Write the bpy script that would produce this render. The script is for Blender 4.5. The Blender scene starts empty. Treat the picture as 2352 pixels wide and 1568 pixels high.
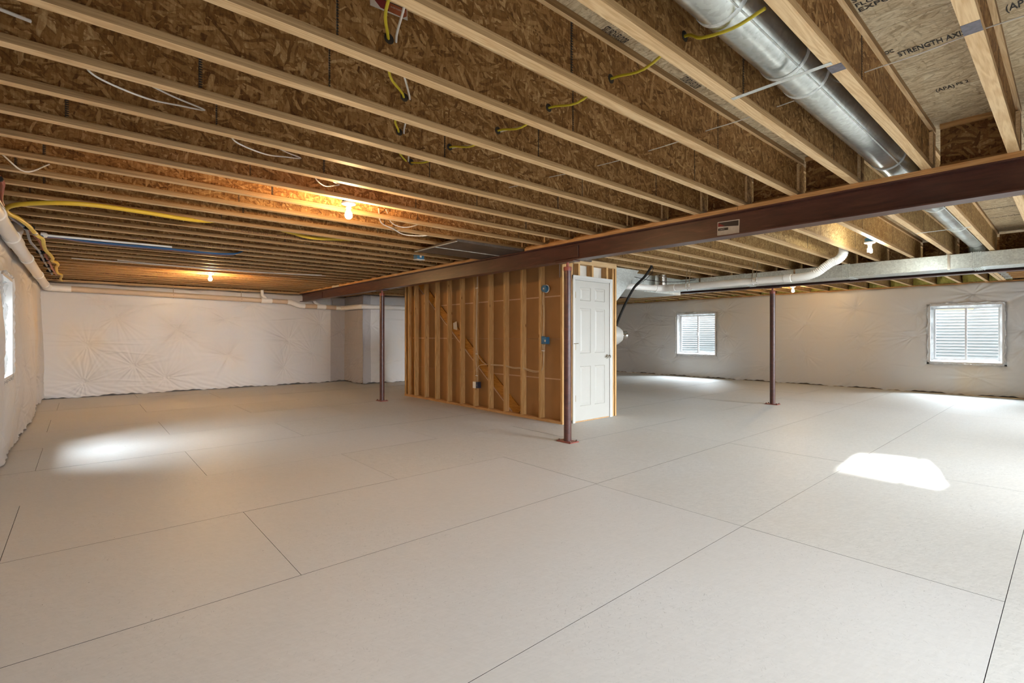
import bpy, math, random
import numpy as np
from mathutils import Vector
random.seed(7); rng = np.random.RandomState(11)
C = bpy.context.scene.collection
SC = bpy.context.scene
PI = math.pi

# ------------------------------------------------------------------ camera
cam_d = bpy.data.cameras.new('camera'); cam = bpy.data.objects.new('camera', cam_d); C.objects.link(cam)
cam_d.sensor_width = 36.0; cam_d.lens = 1132.0/2352*36; cam_d.shift_y = -13.5/2352
cam_d.clip_start = 0.02; cam_d.clip_end = 200
cam.location = (0, 0, 1.24); cam.rotation_euler = (PI/2, 0, -math.radians(41.18))
SC.camera = cam
# ------------------------------------------------------------------ world, exposure
SC.view_settings.view_transform = 'Standard'; SC.view_settings.look = 'None'
SC.view_settings.gamma = 1.0; SC.view_settings.use_curve_mapping = False
SC.view_settings.exposure = 0.80
w = bpy.data.worlds.new('world'); SC.world = w; w.use_nodes = True
wn = w.node_tree; wn.nodes.clear()
sky = wn.nodes.new('ShaderNodeTexSky'); sky.sky_type = 'PREETHAM'; sky.turbidity = 3.0
bg = wn.nodes.new('ShaderNodeBackground'); wo = wn.nodes.new('ShaderNodeOutputWorld')
sky.sun_direction = (0.976, 0.05, 0.215)
wn.links.new(sky.outputs[0], bg.inputs[0]); bg.inputs[1].default_value = 0.9
wn.links.new(bg.outputs[0], wo.inputs[0])
SUN_EL = math.radians(11.7)
sl = bpy.data.lights.new('sun', 'SUN'); sl.energy = 14; sl.angle = math.radians(0.5); sl.color = (1, .96, .9)
so = bpy.data.objects.new('sun', sl); C.objects.link(so); so.location = (30, 3, 9)
sd = Vector((-math.cos(SUN_EL), -0.061, -math.sin(SUN_EL)))
so.rotation_euler = sd.to_track_quat('-Z', 'Y').to_euler()

def area(name, loc, target, sx, sy, power, col, spread=180):
    l = bpy.data.lights.new(name, 'AREA'); l.shape = 'RECTANGLE'; l.size = sx; l.size_y = sy; l.energy = power; l.color = col
    l.spread = math.radians(spread)
    o = bpy.data.objects.new(name, l); C.objects.link(o); o.location = loc
    o.rotation_euler = (Vector(target)-Vector(loc)).to_track_quat('-Z', 'Y').to_euler(); return o
DAY = (0.85, 0.93, 1.0)
# daylight falling into the window wells (outside, above the wells)
area('daylight', (14.95, 1.52, 2.75), (13.2, 1.52, .6), 1.5, 1.1, 420, DAY)
area('daylight', (14.95, 7.48, 2.75), (13.2, 7.48, .6), 1.5, 1.1, 420, DAY)
area('daylight', (14.95, -1.6, 2.75), (12.8, -1.6, .6), 1.5, 1.1, 420, DAY)
area('daylight', (-1.75, 6.95, 2.55), (-.1, 6.8, .9), 1.4, 1.1, 300, DAY)
# lamps at unseen openings added behind the camera, aimed low to brighten the floor
area('daylight', (1.75, -4.15, 2.0), (1.9, 1.0, -.3), 1.9, 1.1, 120, DAY, 75)
area('daylight', (6.2, -4.15, 2.0), (5.8, 1.0, -.3), 2.2, 1.1, 160, DAY, 75)
area('daylight', (10.6, -4.15, 2.0), (9.6, 1.0, -.3), 1.9, 1.1, 170, DAY, 75)

# ------------------------------------------------------------------ node helpers
def mat(name):
    m = bpy.data.materials.new(name); m.use_nodes = True
    nt = m.node_tree; nt.nodes.clear()
    b = nt.nodes.new('ShaderNodeBsdfPrincipled'); o = nt.nodes.new('ShaderNodeOutputMaterial')
    nt.links.new(b.outputs[0], o.inputs[0]); return m, nt, b
def N(nt, t, **k):
    n = nt.nodes.new(t)
    for a, v in k.items():
        if a.startswith('i_'): n.inputs[a[2:].replace('_', ' ')].default_value = v
        else: setattr(n, a, v)
    return n
def L(nt, a, b): nt.links.new(a, b)
def ramp(nt, fac, stops, interp='LINEAR'):
    r = nt.nodes.new('ShaderNodeValToRGB'); r.color_ramp.interpolation = interp
    el = r.color_ramp.elements
    while len(el) < len(stops): el.new(.5)
    for e, (p, c) in zip(el, stops):
        e.position = p; e.color = (*c, 1) if len(c) == 3 else c
    L(nt, fac, r.inputs[0]); return r
def mix(nt, fac, a, b, mode='MIX'):
    m = nt.nodes.new('ShaderNodeMix'); m.data_type = 'RGBA'; m.blend_type = mode
    for s, v in ((m.inputs[0], fac), (m.inputs[6], a), (m.inputs[7], b)):
        if hasattr(v, 'is_linked') or isinstance(v, bpy.types.NodeSocket): L(nt, v, s)
        else: s.default_value = v if isinstance(v, (int, float)) else ((*v, 1) if len(v) == 3 else v)
    return m.outputs[2]
def pos(nt): return nt.nodes.new('ShaderNodeNewGeometry').outputs['Position']
def mapping(nt, vec, scale=(1, 1, 1), rot=(0, 0, 0), loc=(0, 0, 0)):
    m = nt.nodes.new('ShaderNodeMapping'); L(nt, vec, m.inputs[0])
    m.inputs[1].default_value = loc; m.inputs[2].default_value = rot; m.inputs[3].default_value = scale; return m.outputs[0]
def rotscale(nt, vec, rot, scale, loc=(0, 0, 0)):
    return mapping(nt, mapping(nt, vec, rot=rot), scale=scale, loc=loc)
def noise(nt, vec, s, d=4, r=.55, dist=0):
    n = nt.nodes.new('ShaderNodeTexNoise'); n.inputs['Scale'].default_value = s; n.inputs['Detail'].default_value = d
    n.inputs['Roughness'].default_value = r; n.inputs['Distortion'].default_value = dist; L(nt, vec, n.inputs['Vector']); return n.outputs[0]
def bump(nt, b, h, strength, dist):
    n = nt.nodes.new('ShaderNodeBump'); n.inputs['Strength'].default_value = strength; n.inputs['Distance'].default_value = dist
    L(nt, h, n.inputs['Height']); L(nt, n.outputs[0], b.inputs['Normal']); return n
def simple(name, col, rough=.5, metal=0, var=.12, scale=12, spec=.5):
    m, nt, b = mat(name)
    n = noise(nt, pos(nt), scale, 3)
    r = ramp(nt, n, [(.25, tuple(c*(1-var) for c in col)), (.75, tuple(min(1, c*(1+var)) for c in col))])
    L(nt, r.outputs[0], b.inputs['Base Color']); b.inputs['Roughness'].default_value = rough; b.inputs['Metallic'].default_value = metal
    b.inputs['Specular IOR Level'].default_value = spec
    return m

def osb(name, plane, stops, fine=1.0, bias=0.0, flake=.8, streak=.5, sdir=None):
    """strand board: three layers of long flakes lying at different angles in the sheet"""
    m, nt, b = mat(name); p = pos(nt)
    ax = 1 if plane == 'xz' else 2
    if plane == 'yz': ax = 0
    wp = N(nt, 'ShaderNodeVectorMath', operation='MULTIPLY_ADD')
    nz = nt.nodes.new('ShaderNodeTexNoise'); nz.inputs['Scale'].default_value = 9; nz.inputs['Detail'].default_value = 2; L(nt, p, nz.inputs['Vector'])
    L(nt, nz.outputs['Color'], wp.inputs[0]); wp.inputs[1].default_value = (.035, .035, .035); L(nt, p, wp.inputs[2])
    cols = []; edges = []
    for i, a in enumerate((20, 78, 128, 165)):
        rot = [0, 0, 0]; rot[ax] = math.radians(a+bias)
        sc = {'xz': (7.5, 2.3, 34), 'xy': (7.5, 34, 3), 'yz': (2.3, 7.5, 34)}[plane]
        sc = tuple(s*fine for s in sc)
        v = nt.nodes.new('ShaderNodeTexVoronoi'); v.feature = 'F1'; v.inputs['Scale'].default_value = 1.0; v.inputs['Randomness'].default_value = 1
        L(nt, rotscale(nt, wp.outputs[0], rot, sc, (i*7.3, i*3.1, i*5.7)), v.inputs['Vector'])
        sp = nt.nodes.new('ShaderNodeSeparateColor'); L(nt, v.outputs['Color'], sp.inputs[0])
        cols.append((sp.outputs[0], sp.outputs[1], v.outputs['Distance']))
    # the flake with the highest 'height' value lies on top
    cur, ch, cd = cols[0]
    for c, h_, d_ in cols[1:]:
        gt = N(nt, 'ShaderNodeMath', operation='GREATER_THAN'); L(nt, h_, gt.inputs[0]); L(nt, ch, gt.inputs[1])
        def mx(a_, b_):
            q = nt.nodes.new('ShaderNodeMix'); L(nt, gt.outputs[0], q.inputs[0]); L(nt, a_, q.inputs[2]); L(nt, b_, q.inputs[3]); return q.outputs[0]
        cur, ch, cd = mx(cur, c), mx(ch, h_), mx(cd, d_)
    grain = noise(nt, mapping(nt, p, scale=(60, 60, 60)), 1.6, 4, .7)
    big = noise(nt, p, 1.7, 2)
    stv = noise(nt, mapping(nt, p, scale=sdir or {'xz': (75, 20, 9), 'xy': (75, 7, 20), 'yz': (20, 75, 9)}[plane]), 1.3, 4, .65, .6)
    fk = N(nt, 'ShaderNodeMath', operation='MULTIPLY_ADD'); L(nt, cur, fk.inputs[0]); fk.inputs[1].default_value = flake; fk.inputs[2].default_value = (1-flake)*.5-streak*.5
    fs = N(nt, 'ShaderNodeMath', operation='MULTIPLY_ADD'); L(nt, stv, fs.inputs[0]); fs.inputs[1].default_value = streak; L(nt, fk.outputs[0], fs.inputs[2])
    s1 = N(nt, 'ShaderNodeMath', operation='MULTIPLY_ADD'); L(nt, grain, s1.inputs[0]); s1.inputs[1].default_value = .55; L(nt, fs.outputs[0], s1.inputs[2])
    s2 = N(nt, 'ShaderNodeMath', operation='MULTIPLY_ADD'); L(nt, big, s2.inputs[0]); s2.inputs[1].default_value = .35; L(nt, s1.outputs[0], s2.inputs[2])
    s3 = N(nt, 'ShaderNodeMath', operation='SUBTRACT'); L(nt, s2.outputs[0], s3.inputs[0]); s3.inputs[1].default_value = .45
    r = ramp(nt, s3.outputs[0], stops)
    # dark gaps between flakes
    e = ramp(nt, cd, [(.5, (1, 1, 1)), (.9, (.62, .56, .5))])
    col = mix(nt, 1.0, r.outputs[0], e.outputs[0], 'MULTIPLY')
    L(nt, col, b.inputs['Base Color']); b.inputs['Roughness'].default_value = .62; b.inputs['Specular IOR Level'].default_value = .3
    bump(nt, b, cur, .35, .004)
    return m
M = {}
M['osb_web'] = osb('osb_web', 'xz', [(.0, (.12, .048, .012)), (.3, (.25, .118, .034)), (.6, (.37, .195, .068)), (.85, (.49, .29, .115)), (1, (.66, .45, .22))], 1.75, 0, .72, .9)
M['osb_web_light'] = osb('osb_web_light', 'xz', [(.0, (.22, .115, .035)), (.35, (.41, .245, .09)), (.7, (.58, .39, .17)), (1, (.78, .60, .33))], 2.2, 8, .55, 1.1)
M['osb_block'] = osb('osb_block', 'yz', [(.0, (.10, .04, .012)), (.4, (.22, .10, .032)), (.8, (.35, .19, .07)), (1, (.50, .32, .15))], 1.7)
M['osb_deck'] = osb('osb_deck', 'xy', [(.0, (.36, .23, .115)), (.3, (.58, .44, .26)), (.65, (.74, .61, .40)), (1, (.86, .77, .58))], 1.5, -70, .35, 1.3)
def lumber(name, base, dark, axis='x', rough=.55, knots=True, lam=False):
    m, nt, b = mat(name); p = pos(nt)
    sc = {'x': (.55, 9, 9), 'y': (9, .55, 9), 'z': (9, 9, .55)}[axis]
    if lam: sc = {'x': (1.2, 26, 95), 'y': (26, 1.2, 95), 'z': (26, 95, 1.2)}[axis]
    n1 = noise(nt, mapping(nt, p, scale=sc), 1.3, 3, .5, .8)
    wv = nt.nodes.new('ShaderNodeMath'); wv.operation = 'MULTIPLY'; L(nt, n1, wv.inputs[0]); wv.inputs[1].default_value = 60 if not lam else 12
    sn = N(nt, 'ShaderNodeMath', operation='SINE'); L(nt, wv.outputs[0], sn.inputs[0])
    fine = noise(nt, mapping(nt, p, scale=tuple(s*9 for s in sc)), 2, 3, .6)
    s = N(nt, 'ShaderNodeMath', operation='MULTIPLY_ADD'); L(nt, sn.outputs[0], s.inputs[0]); s.inputs[1].default_value = .22; L(nt, fine, s.inputs[2])
    r = ramp(nt, s.outputs[0], [(.15, dark), (.75, base)])
    col = r.outputs[0]
    tint = noise(nt, p, .9, 2)
    rt = ramp(nt, tint, [(.3, (.86, .82, .76)), (.7, (1.0, 1.0, 1.0))])
    col = mix(nt, 1.0, col, rt.outputs[0], 'MULTIPLY')
    if knots:
        v = nt.nodes.new('ShaderNodeTexVoronoi'); v.inputs['Scale'].default_value = 1
        ks = {'x': (1.6, 9, 9), 'y': (9, 1.6, 9), 'z': (12, 12, 3.2)}[axis]
        L(nt, mapping(nt, p, scale=ks), v.inputs['Vector'])
        rk = ramp(nt, v.outputs['Distance'], [(.05, (.28, .14, .06)), (.11, (1, 1, 1))])
        col = mix(nt, 1.0, col, rk.outputs[0], 'MULTIPLY')
    L(nt, col, b.inputs['Base Color']); b.inputs['Roughness'].default_value = rough; b.inputs['Specular IOR Level'].default_value = .3
    bump(nt, b, fine, .12, .002)
    return m
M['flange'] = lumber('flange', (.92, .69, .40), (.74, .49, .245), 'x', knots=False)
M['flange_side'] = lumber('flange_side', (.43, .27, .125), (.27, .16, .065), 'x', knots=False, lam=True)  # laminated edge grain, darkened as well to put shade on the flange sides
M['plate'] = lumber('plate', (.66, .39, .17), (.46, .24, .09), 'y')
M['stud'] = lumber('stud', (.64, .40, .17), (.46, .25, .085), 'z')
M['stud_x'] = lumber('stud_x', (.66, .47, .26), (.50, .31, .14), 'x')
M['osb_stringer'] = lumber('stringer', (.56, .27, .05), (.36, .15, .02), 'y')
M['kraft'] = simple('kraft', (.40, .215, .085), .75, 0, .10, 3)
M['kraft_edge'] = simple('kraft_edge', (.66, .46, .30), .8, 0, .1, 20)
M['drywall'] = simple('drywall', (.66, .61, .53), .85, 0, .05, 5)
M['door_white'] = simple('door_white', (.46, .443, .40), .38, 0, .02, 4)
M['casing'] = simple('casing', (.52, .505, .47), .35, 0, .02, 4)
M['vinyl'] = simple('vinyl', (.76, .77, .78), .35, 0, .02, 4)
M['pvc'] = simple('pvc', (.90, .88, .84), .28, 0, .03, 6)
M['pvc_tan'] = simple('pvc_tan', (.66, .52, .38), .35, 0, .05, 6)
M['porcelain'] = simple('porcelain', (.88, .86, .80), .2, 0, .01, 6)
M['yellow_pipe'] = simple('yellow_pipe', (.72, .50, .045), .42, 0, .08, 9)
M['yellow_cable'] = simple('yellow_cable', (.62, .50, .03), .4, 0, .08, 9)
M['white_cable'] = simple('white_cable', (.74, .70, .64), .45, 0, .04, 9)
M['nm_cable'] = simple('nm_cable', (.60, .46, .30), .5, 0, .08, 9)
M['black_cable'] = simple('black_cable', (.018, .016, .014), .7, 0, .2, 9, .2)
M['red_pex'] = simple('red_pex', (.36, .075, .045), .4, 0, .15, 9)
M['blue_pex'] = simple('blue_pex', (.035, .12, .28), .4, 0, .25, 14)
M['grey_pex'] = simple('grey_pex', (.22, .24, .29), .4, 0, .12, 9)
M['blue_box'] = simple('blue_box', (.03, .14, .27), .45, 0, .15, 14)
M['dark_box'] = simple('dark_box', (.02, .025, .05), .45, 0, .15, 14)
M['label_white'] = simple('label_white', (.62, .57, .50), .7, 0, .08, 40)
M['label_red'] = simple('label_red', (.22, .018, .02), .5, 0, .1, 30)
M['label_orange'] = simple('label_orange', (.36, .085, .03), .5, 0, .1, 30)
M['label_dark'] = simple('label_dark', (.045, .03, .025), .6, 0, .1, 30)
M['ink'] = simple('ink', (.035, .028, .022), .7, 0, .2, 60)
M['ink_brown'] = simple('ink_brown', (.13, .055, .03), .7, 0, .2, 60)
M['ink_grey'] = simple('ink_grey', (.16, .15, .17), .7, 0, .25, 60)
M['chrome'] = simple('chrome', (.62, .60, .56), .18, 1, .05, 9)
M['brass'] = simple('brass', (.36, .30, .20), .35, 1, .1, 9)
M['concrete'] = simple('concrete', (.16, .14, .12), .9, 0, .35, 8)
M['earth'] = simple('earth', (.52, .50, .46), .95, 0, .25, 22)
M['batt'] = simple('batt', (.45, .40, .10), .95, 0, .35, 14)
M['void'] = simple('void', (.03, .028, .025), .9, 0, .2, 5)

def galv(name, base, rough, dirt):
    m, nt, b = mat(name); p = pos(nt)
    v = nt.nodes.new('ShaderNodeTexVoronoi'); v.inputs['Scale'].default_value = 55; L(nt, p, v.inputs['Vector'])
    sp = nt.nodes.new('ShaderNodeSeparateColor'); L(nt, v.outputs['Color'], sp.inputs[0])
    r = ramp(nt, sp.outputs[0], [(0, tuple(c*.86 for c in base)), (1, tuple(min(1, c*1.1) for c in base))])
    n = noise(nt, p, 3.0, 4)
    rd = ramp(nt, n, [(.35, (1-dirt,)*3), (.6, (1, 1, 1))])
    L(nt, mix(nt, 1.0, r.outputs[0], rd.outputs[0], 'MULTIPLY'), b.inputs['Base Color'])
    b.inputs['Metallic'].default_value = .85 if 'round' in name else .5; b.inputs['Roughness'].default_value = rough
    bump(nt, b, n, .15, .01); return m
M['galv'] = galv('galv', (.74, .78, .75), .34, .1)
M['galv_round'] = galv('galv_round', (.64, .67, .64), .26, .3)
M['galv_well'] = simple('galv_well', (.22, .23, .235), .55, 0, .06, 9)
M['galv_shaded'] = galv('galv_shaded', (.16, .125, .10), .5, .3)  # plain galvanised sheet with its shade and dark reflection put into the colour

def steel_red():
    m, nt, b = mat('steel_red'); p = pos(nt)
    n = noise(nt, mapping(nt, p, scale=(8, 1.2, 8)), 2.5, 5, .65, .6)
    r = ramp(nt, n, [(.25, (.040, .014, .011)), (.55, (.085, .028, .020)), (.8, (.15, .058, .038))])
    s = noise(nt, p, 90, 2); rs = ramp(nt, s, [(.74, (1, 1, 1)), (.80, (2.2, 2.0, 1.9))])
    L(nt, mix(nt, 1.0, r.outputs[0], rs.outputs[0], 'MULTIPLY'), b.inputs['Base Color'])
    b.inputs['Roughness'].default_value = .38; b.inputs['Specular IOR Level'].default_value = .6
    bump(nt, b, n, .08, .003); return m
M['steel'] = steel_red()
M['steel_bright'] = simple('steel_bright', (.26, .065, .045), .45, 0, .25, 18)

def floor_mat(name, contrast, base, s_rot):
    m, nt, b = mat(name); p = pos(nt)
    outs = []
    for i, a in enumerate((12, 65, 140)):
        v = nt.nodes.new('ShaderNodeTexVoronoi'); v.inputs['Scale'].default_value = 1
        L(nt, rotscale(nt, p, (0, 0, math.radians(a+s_rot)), (26, 115, 1), (i*3.3, i*7.1, 0)), v.inputs['Vector'])
        outs.append(v)
    sp = nt.nodes.new('ShaderNodeSeparateColor'); L(nt, outs[0].outputs['Color'], sp.inputs[0])
    sp2 = nt.nodes.new('ShaderNodeSeparateColor'); L(nt, outs[1].outputs['Color'], sp2.inputs[0])
    r1 = ramp(nt, sp.outputs[0], [(0, (1-contrast*.14,)*3), (1, (1, 1, 1))])
    r2 = ramp(nt, sp2.outputs[0], [(0, (1-contrast*.12,)*3), (1, (1, 1, 1))])
    col = mix(nt, 1.0, r1.outputs[0], r2.outputs[0], 'MULTIPLY')
    # short dark flecks, gathered in drifts
    wq = N(nt, 'ShaderNodeVectorMath', operation='MULTIPLY_ADD')
    wz = nt.nodes.new('ShaderNodeTexNoise'); wz.inputs['Scale'].default_value = 7; L(nt, p, wz.inputs['Vector'])
    L(nt, wz.outputs['Color'], wq.inputs[0]); wq.inputs[1].default_value = (.12, .12, 0); L(nt, p, wq.inputs[2])
    f1 = noise(nt, rotscale(nt, wq.outputs[0], (0, 0, math.radians(20+s_rot)), (14, 75, 1)), 2.2, 3, .6)
    f2 = noise(nt, rotscale(nt, wq.outputs[0], (0, 0, math.radians(-48+s_rot)), (14, 75, 1)), 2.2, 3, .6)
    fm = N(nt, 'ShaderNodeMath', operation='MINIMUM'); L(nt, f1, fm.inputs[0]); L(nt, f2, fm.inputs[1]); f = fm.outputs[0]
    dr = noise(nt, p, 1.1, 3)
    rf = ramp(nt, f, [(.305, (.50,)*3), (.375, (1, 1, 1))])
    rdr = ramp(nt, dr, [(.36, (0, 0, 0)), (.66, (min(1, contrast*2.6),)*3)])
    sb = nt.nodes.new('ShaderNodeSeparateColor'); L(nt, rdr.outputs[0], sb.inputs[0])
    col = mix(nt, sb.outputs[0], col, mix(nt, 1.0, col, rf.outputs[0], 'MULTIPLY'))
    big = noise(nt, p, .55, 2); rb = ramp(nt, big, [(.3, (.95, .93, .90)), (.7, (1, 1, 1))])
    col = mix(nt, 1.0, col, rb.outputs[0], 'MULTIPLY')
    col = mix(nt, 1.0, col, base, 'MULTIPLY')
    sp_ = noise(nt, p, 55, 2, .5); rsp = ramp(nt, sp_, [(.215, (.25, .22, .2)), (.235, (1, 1, 1))])
    col = mix(nt, 1.0, col, rsp.outputs[0], 'MULTIPLY')
    L(nt, col, b.inputs['Base Color']); b.inputs['Roughness'].default_value = .5; b.inputs['Specular IOR Level'].default_value = .35
    bump(nt, b, sp.outputs[0], .12, .0015); return m
M['floor_smooth'] = floor_mat('floor_smooth', .30, (.62, .615, .60), 0)
M['floor_rough'] = floor_mat('floor_rough', .60, (.63, .625, .60), 6)

def poly_mat():
    m, nt, b = mat('insulation_film'); p = pos(nt)
    n = noise(nt, mapping(nt, p, scale=(1, 1, .6)), .9, 3, .5)
    r = ramp(nt, n, [(.38, (.67, .66, .66)), (.62, (.69, .655, .615)), (.80, (.75, .635, .49))])
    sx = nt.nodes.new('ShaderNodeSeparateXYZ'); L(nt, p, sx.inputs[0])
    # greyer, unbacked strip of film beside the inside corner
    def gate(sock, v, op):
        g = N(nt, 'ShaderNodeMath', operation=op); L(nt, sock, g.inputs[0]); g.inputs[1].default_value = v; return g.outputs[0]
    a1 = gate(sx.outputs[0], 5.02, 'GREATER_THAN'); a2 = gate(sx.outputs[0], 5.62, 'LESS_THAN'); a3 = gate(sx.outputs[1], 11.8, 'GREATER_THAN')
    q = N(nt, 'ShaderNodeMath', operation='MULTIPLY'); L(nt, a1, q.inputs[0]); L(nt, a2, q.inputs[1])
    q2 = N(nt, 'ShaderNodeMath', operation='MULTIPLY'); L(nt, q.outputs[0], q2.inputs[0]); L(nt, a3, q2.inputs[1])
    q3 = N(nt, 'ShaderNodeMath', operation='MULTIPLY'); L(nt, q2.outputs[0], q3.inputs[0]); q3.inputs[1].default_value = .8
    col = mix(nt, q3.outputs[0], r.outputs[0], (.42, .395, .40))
    L(nt, col, b.inputs['Base Color']); b.inputs['Roughness'].default_value = .36; b.inputs['Specular IOR Level'].default_value = .4
    return m
M['film'] = poly_mat()
def clear_film():
    m, nt, b = mat('clear_film'); o = [n for n in nt.nodes if n.type == 'OUTPUT_MATERIAL'][0]
    b.inputs['Base Color'].default_value = (.85, .86, .86, 1); b.inputs['Roughness'].default_value = .18
    t = nt.nodes.new('ShaderNodeBsdfTransparent'); mx = nt.nodes.new('ShaderNodeMixShader')
    n = noise(nt, mapping(nt, pos(nt), scale=(9, 9, 4)), 1, 3, .6); r = ramp(nt, n, [(.4, (.45,)*3), (.65, (.85,)*3)])
    L(nt, r.outputs[0], mx.inputs[0]); L(nt, t.outputs[0], mx.inputs[1]); L(nt, b.outputs[0], mx.inputs[2]); L(nt, mx.outputs[0], o.inputs[0])
    bump(nt, b, n, .6, .01); return m
M['clear_film'] = clear_film()
def glass():
    m, nt, b = mat('glass'); o = [n for n in nt.nodes if n.type == 'OUTPUT_MATERIAL'][0]
    b.inputs['Base Color'].default_value = (.9, .95, .95, 1); b.inputs['Roughness'].default_value = .05
    t = nt.nodes.new('ShaderNodeBsdfTransparent'); mx = nt.nodes.new('ShaderNodeMixShader'); mx.inputs[0].default_value = .08
    t.inputs[0].default_value = (.93, .96, .97, 1)
    L(nt, t.outputs[0], mx.inputs[1]); L(nt, b.outputs[0], mx.inputs[2]); L(nt, mx.outputs[0], o.inputs[0]); return m
M['glass'] = glass()
def emit(name, col, s):
    m, nt, b = mat(name); b.inputs['Base Color'].default_value = (*col, 1)
    b.inputs['Emission Color'].default_value = (*col, 1); b.inputs['Emission Strength'].default_value = s; return m
M['bulb'] = emit('bulb', (1.0, .60, .27), 680)
M['bulb_far'] = emit('bulb_far', (1.0, .60, .25), 1300)
M['bulb_wall'] = emit('bulb_wall', (1.0, .66, .32), 620)
M['cfl'] = emit('cfl', (.95, 1.0, .92), 420)

# ------------------------------------------------------------------ mesh helpers
class MB:
    def __init__(s): s.v = []; s.f = []; s.mi = []; s.cur = 0
    def quad(s, *p):
        i = len(s.v); s.v += [tuple(q) for q in p]; s.f.append(tuple(range(i, i+len(p)))); s.mi.append(s.cur)
    def box(s, x0, x1, y0, y1, z0, z1):
        i = len(s.v)
        s.v += [(x0, y0, z0), (x1, y0, z0), (x1, y1, z0), (x0, y1, z0), (x0, y0, z1), (x1, y0, z1), (x1, y1, z1), (x0, y1, z1)]
        for f in ((0, 3, 2, 1), (4, 5, 6, 7), (0, 1, 5, 4), (1, 2, 6, 5), (2, 3, 7, 6), (3, 0, 4, 7)):
            s.f.append(tuple(i+a for a in f)); s.mi.append(s.cur)
        return s
    def prism(s, pts, axis, a, b):
        """polygon (2D) extruded along axis from a to b"""
        n = len(pts); i = len(s.v)
        def P(u, v, w_): return {'x': (w_, u, v), 'y': (u, w_, v), 'z': (u, v, w_)}[axis]
        s.v += [P(u, v, a) for u, v in pts] + [P(u, v, b) for u, v in pts]
        s.f.append(tuple(range(i, i+n))); s.f.append(tuple(range(i+2*n-1, i+n-1, -1))); s.mi += [s.cur]*2
        for k in range(n):
            j = (k+1) % n; s.f.append((i+k, i+n+k, i+n+j, i+j)); s.mi.append(s.cur)
        return s
    def tube(s, pts, r, n=8, cap=True):
        pts = [Vector(p) for p in pts]; rs = r if isinstance(r, (list, tuple)) else [r]*len(pts)
        i0 = len(s.v); up = None
        for k, p in enumerate(pts):
            d = (pts[min(k+1, len(pts)-1)]-pts[max(k-1, 0)]).normalized()
            if up is None:
                up = Vector((0, 0, 1)) if abs(d.z) < .9 else Vector((1, 0, 0))
            a = d.cross(up)
            if a.length < 1e-5: a = d.cross(Vector((0, 1, 0)))
            a.normalize(); bb = a.cross(d).normalized(); up = bb
            for j in range(n):
                t = 2*PI*j/n; s.v.append(tuple(p+(a*math.cos(t)+bb*math.sin(t))*rs[k]))
        for k in range(len(pts)-1):
            for j in range(n):
                q = (j+1) % n; s.f.append((i0+k*n+j, i0+k*n+q, i0+(k+1)*n+q, i0+(k+1)*n+j)); s.mi.append(s.cur)
        if cap:
            s.f.append(tuple(i0+j for j in range(n))[::-1]); s.f.append(tuple(i0+(len(pts)-1)*n+j for j in range(n))); s.mi += [s.cur]*2
        return s
    def lathe(s, prof, c=(0, 0, 0), n=20, axis='z'):
        pts = []; rs = []
        for r, h_ in prof:
            o = {'z': (0, 0, h_), 'x': (h_, 0, 0), 'y': (0, h_, 0)}[axis]
            pts.append((c[0]+o[0], c[1]+o[1], c[2]+o[2])); rs.append(max(r, 1e-4))
        i0 = len(s.v)
        for p, r in zip(pts, rs):
            for j in range(n):
                t = 2*PI*j/n; ca, sa = r*math.cos(t), r*math.sin(t)
                o = {'z': (ca, sa, 0), 'x': (0, ca, sa), 'y': (sa, 0, ca)}[axis]
                s.v.append((p[0]+o[0], p[1]+o[1], p[2]+o[2]))
        for k in range(len(pts)-1):
            for j in range(n):
                q = (j+1) % n; s.f.append((i0+k*n+j, i0+k*n+q, i0+(k+1)*n+q, i0+(k+1)*n+j)); s.mi.append(s.cur)
        s.f.append(tuple(i0+j for j in range(n))[::-1]); s.f.append(tuple(i0+(len(pts)-1)*n+j for j in range(n))); s.mi += [s.cur]*2
        return s
    def build(s, name, mats, parent=None, smooth=False, bevel=0, loc=None, kind=None, label=None):
        me = bpy.data.meshes.new(name); me.from_pydata(s.v, [], s.f)
        if not isinstance(mats, (list, tuple)): mats = [mats]
        for m in mats: me.materials.append(M[m] if isinstance(m, str) else m)
        if len(mats) > 1: me.polygons.foreach_set('material_index', s.mi)
        if smooth:
            me.polygons.foreach_set('use_smooth', [True]*len(me.polygons))
            try: me.set_sharp_from_angle(angle=math.radians(40))
            except Exception: pass
        me.update()
        o = bpy.data.objects.new(name, me); C.objects.link(o)
        if parent is not None: o.parent = parent
        if loc is not None: o.location = loc
        if bevel:
            b = o.modifiers.new('bevel', 'BEVEL'); b.width = bevel; b.segments = 2; b.limit_method = 'ANGLE'
        if kind: o['kind'] = kind
        if label: o['label'] = label
        return o
def tag(o, label, cat, group=None, kind=None):
    o['label'] = label; o['category'] = cat
    if group: o['group'] = group
    if kind: o['kind'] = kind
    return o
def empty(name, loc=(0, 0, 0), parent=None):
    o = bpy.data.objects.new(name, None); C.objects.link(o); o.location = loc; o.empty_display_size = .1
    if parent is not None: o.parent = parent
    return o
def thing(name, label, cat, loc=(0, 0, 0), group=None): return tag(empty(name, loc), label, cat, group)
def copy_tree(o, loc=None, label=None):
    c = o.copy(); C.objects.link(c)
    if loc is not None: c.location = loc
    if label: c['label'] = label
    for ch in list(o.children):
        k = ch.copy(); C.objects.link(k); k.parent = c
        for g in list(ch.children):
            q = g.copy(); C.objects.link(q); q.parent = k
    return c
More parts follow.
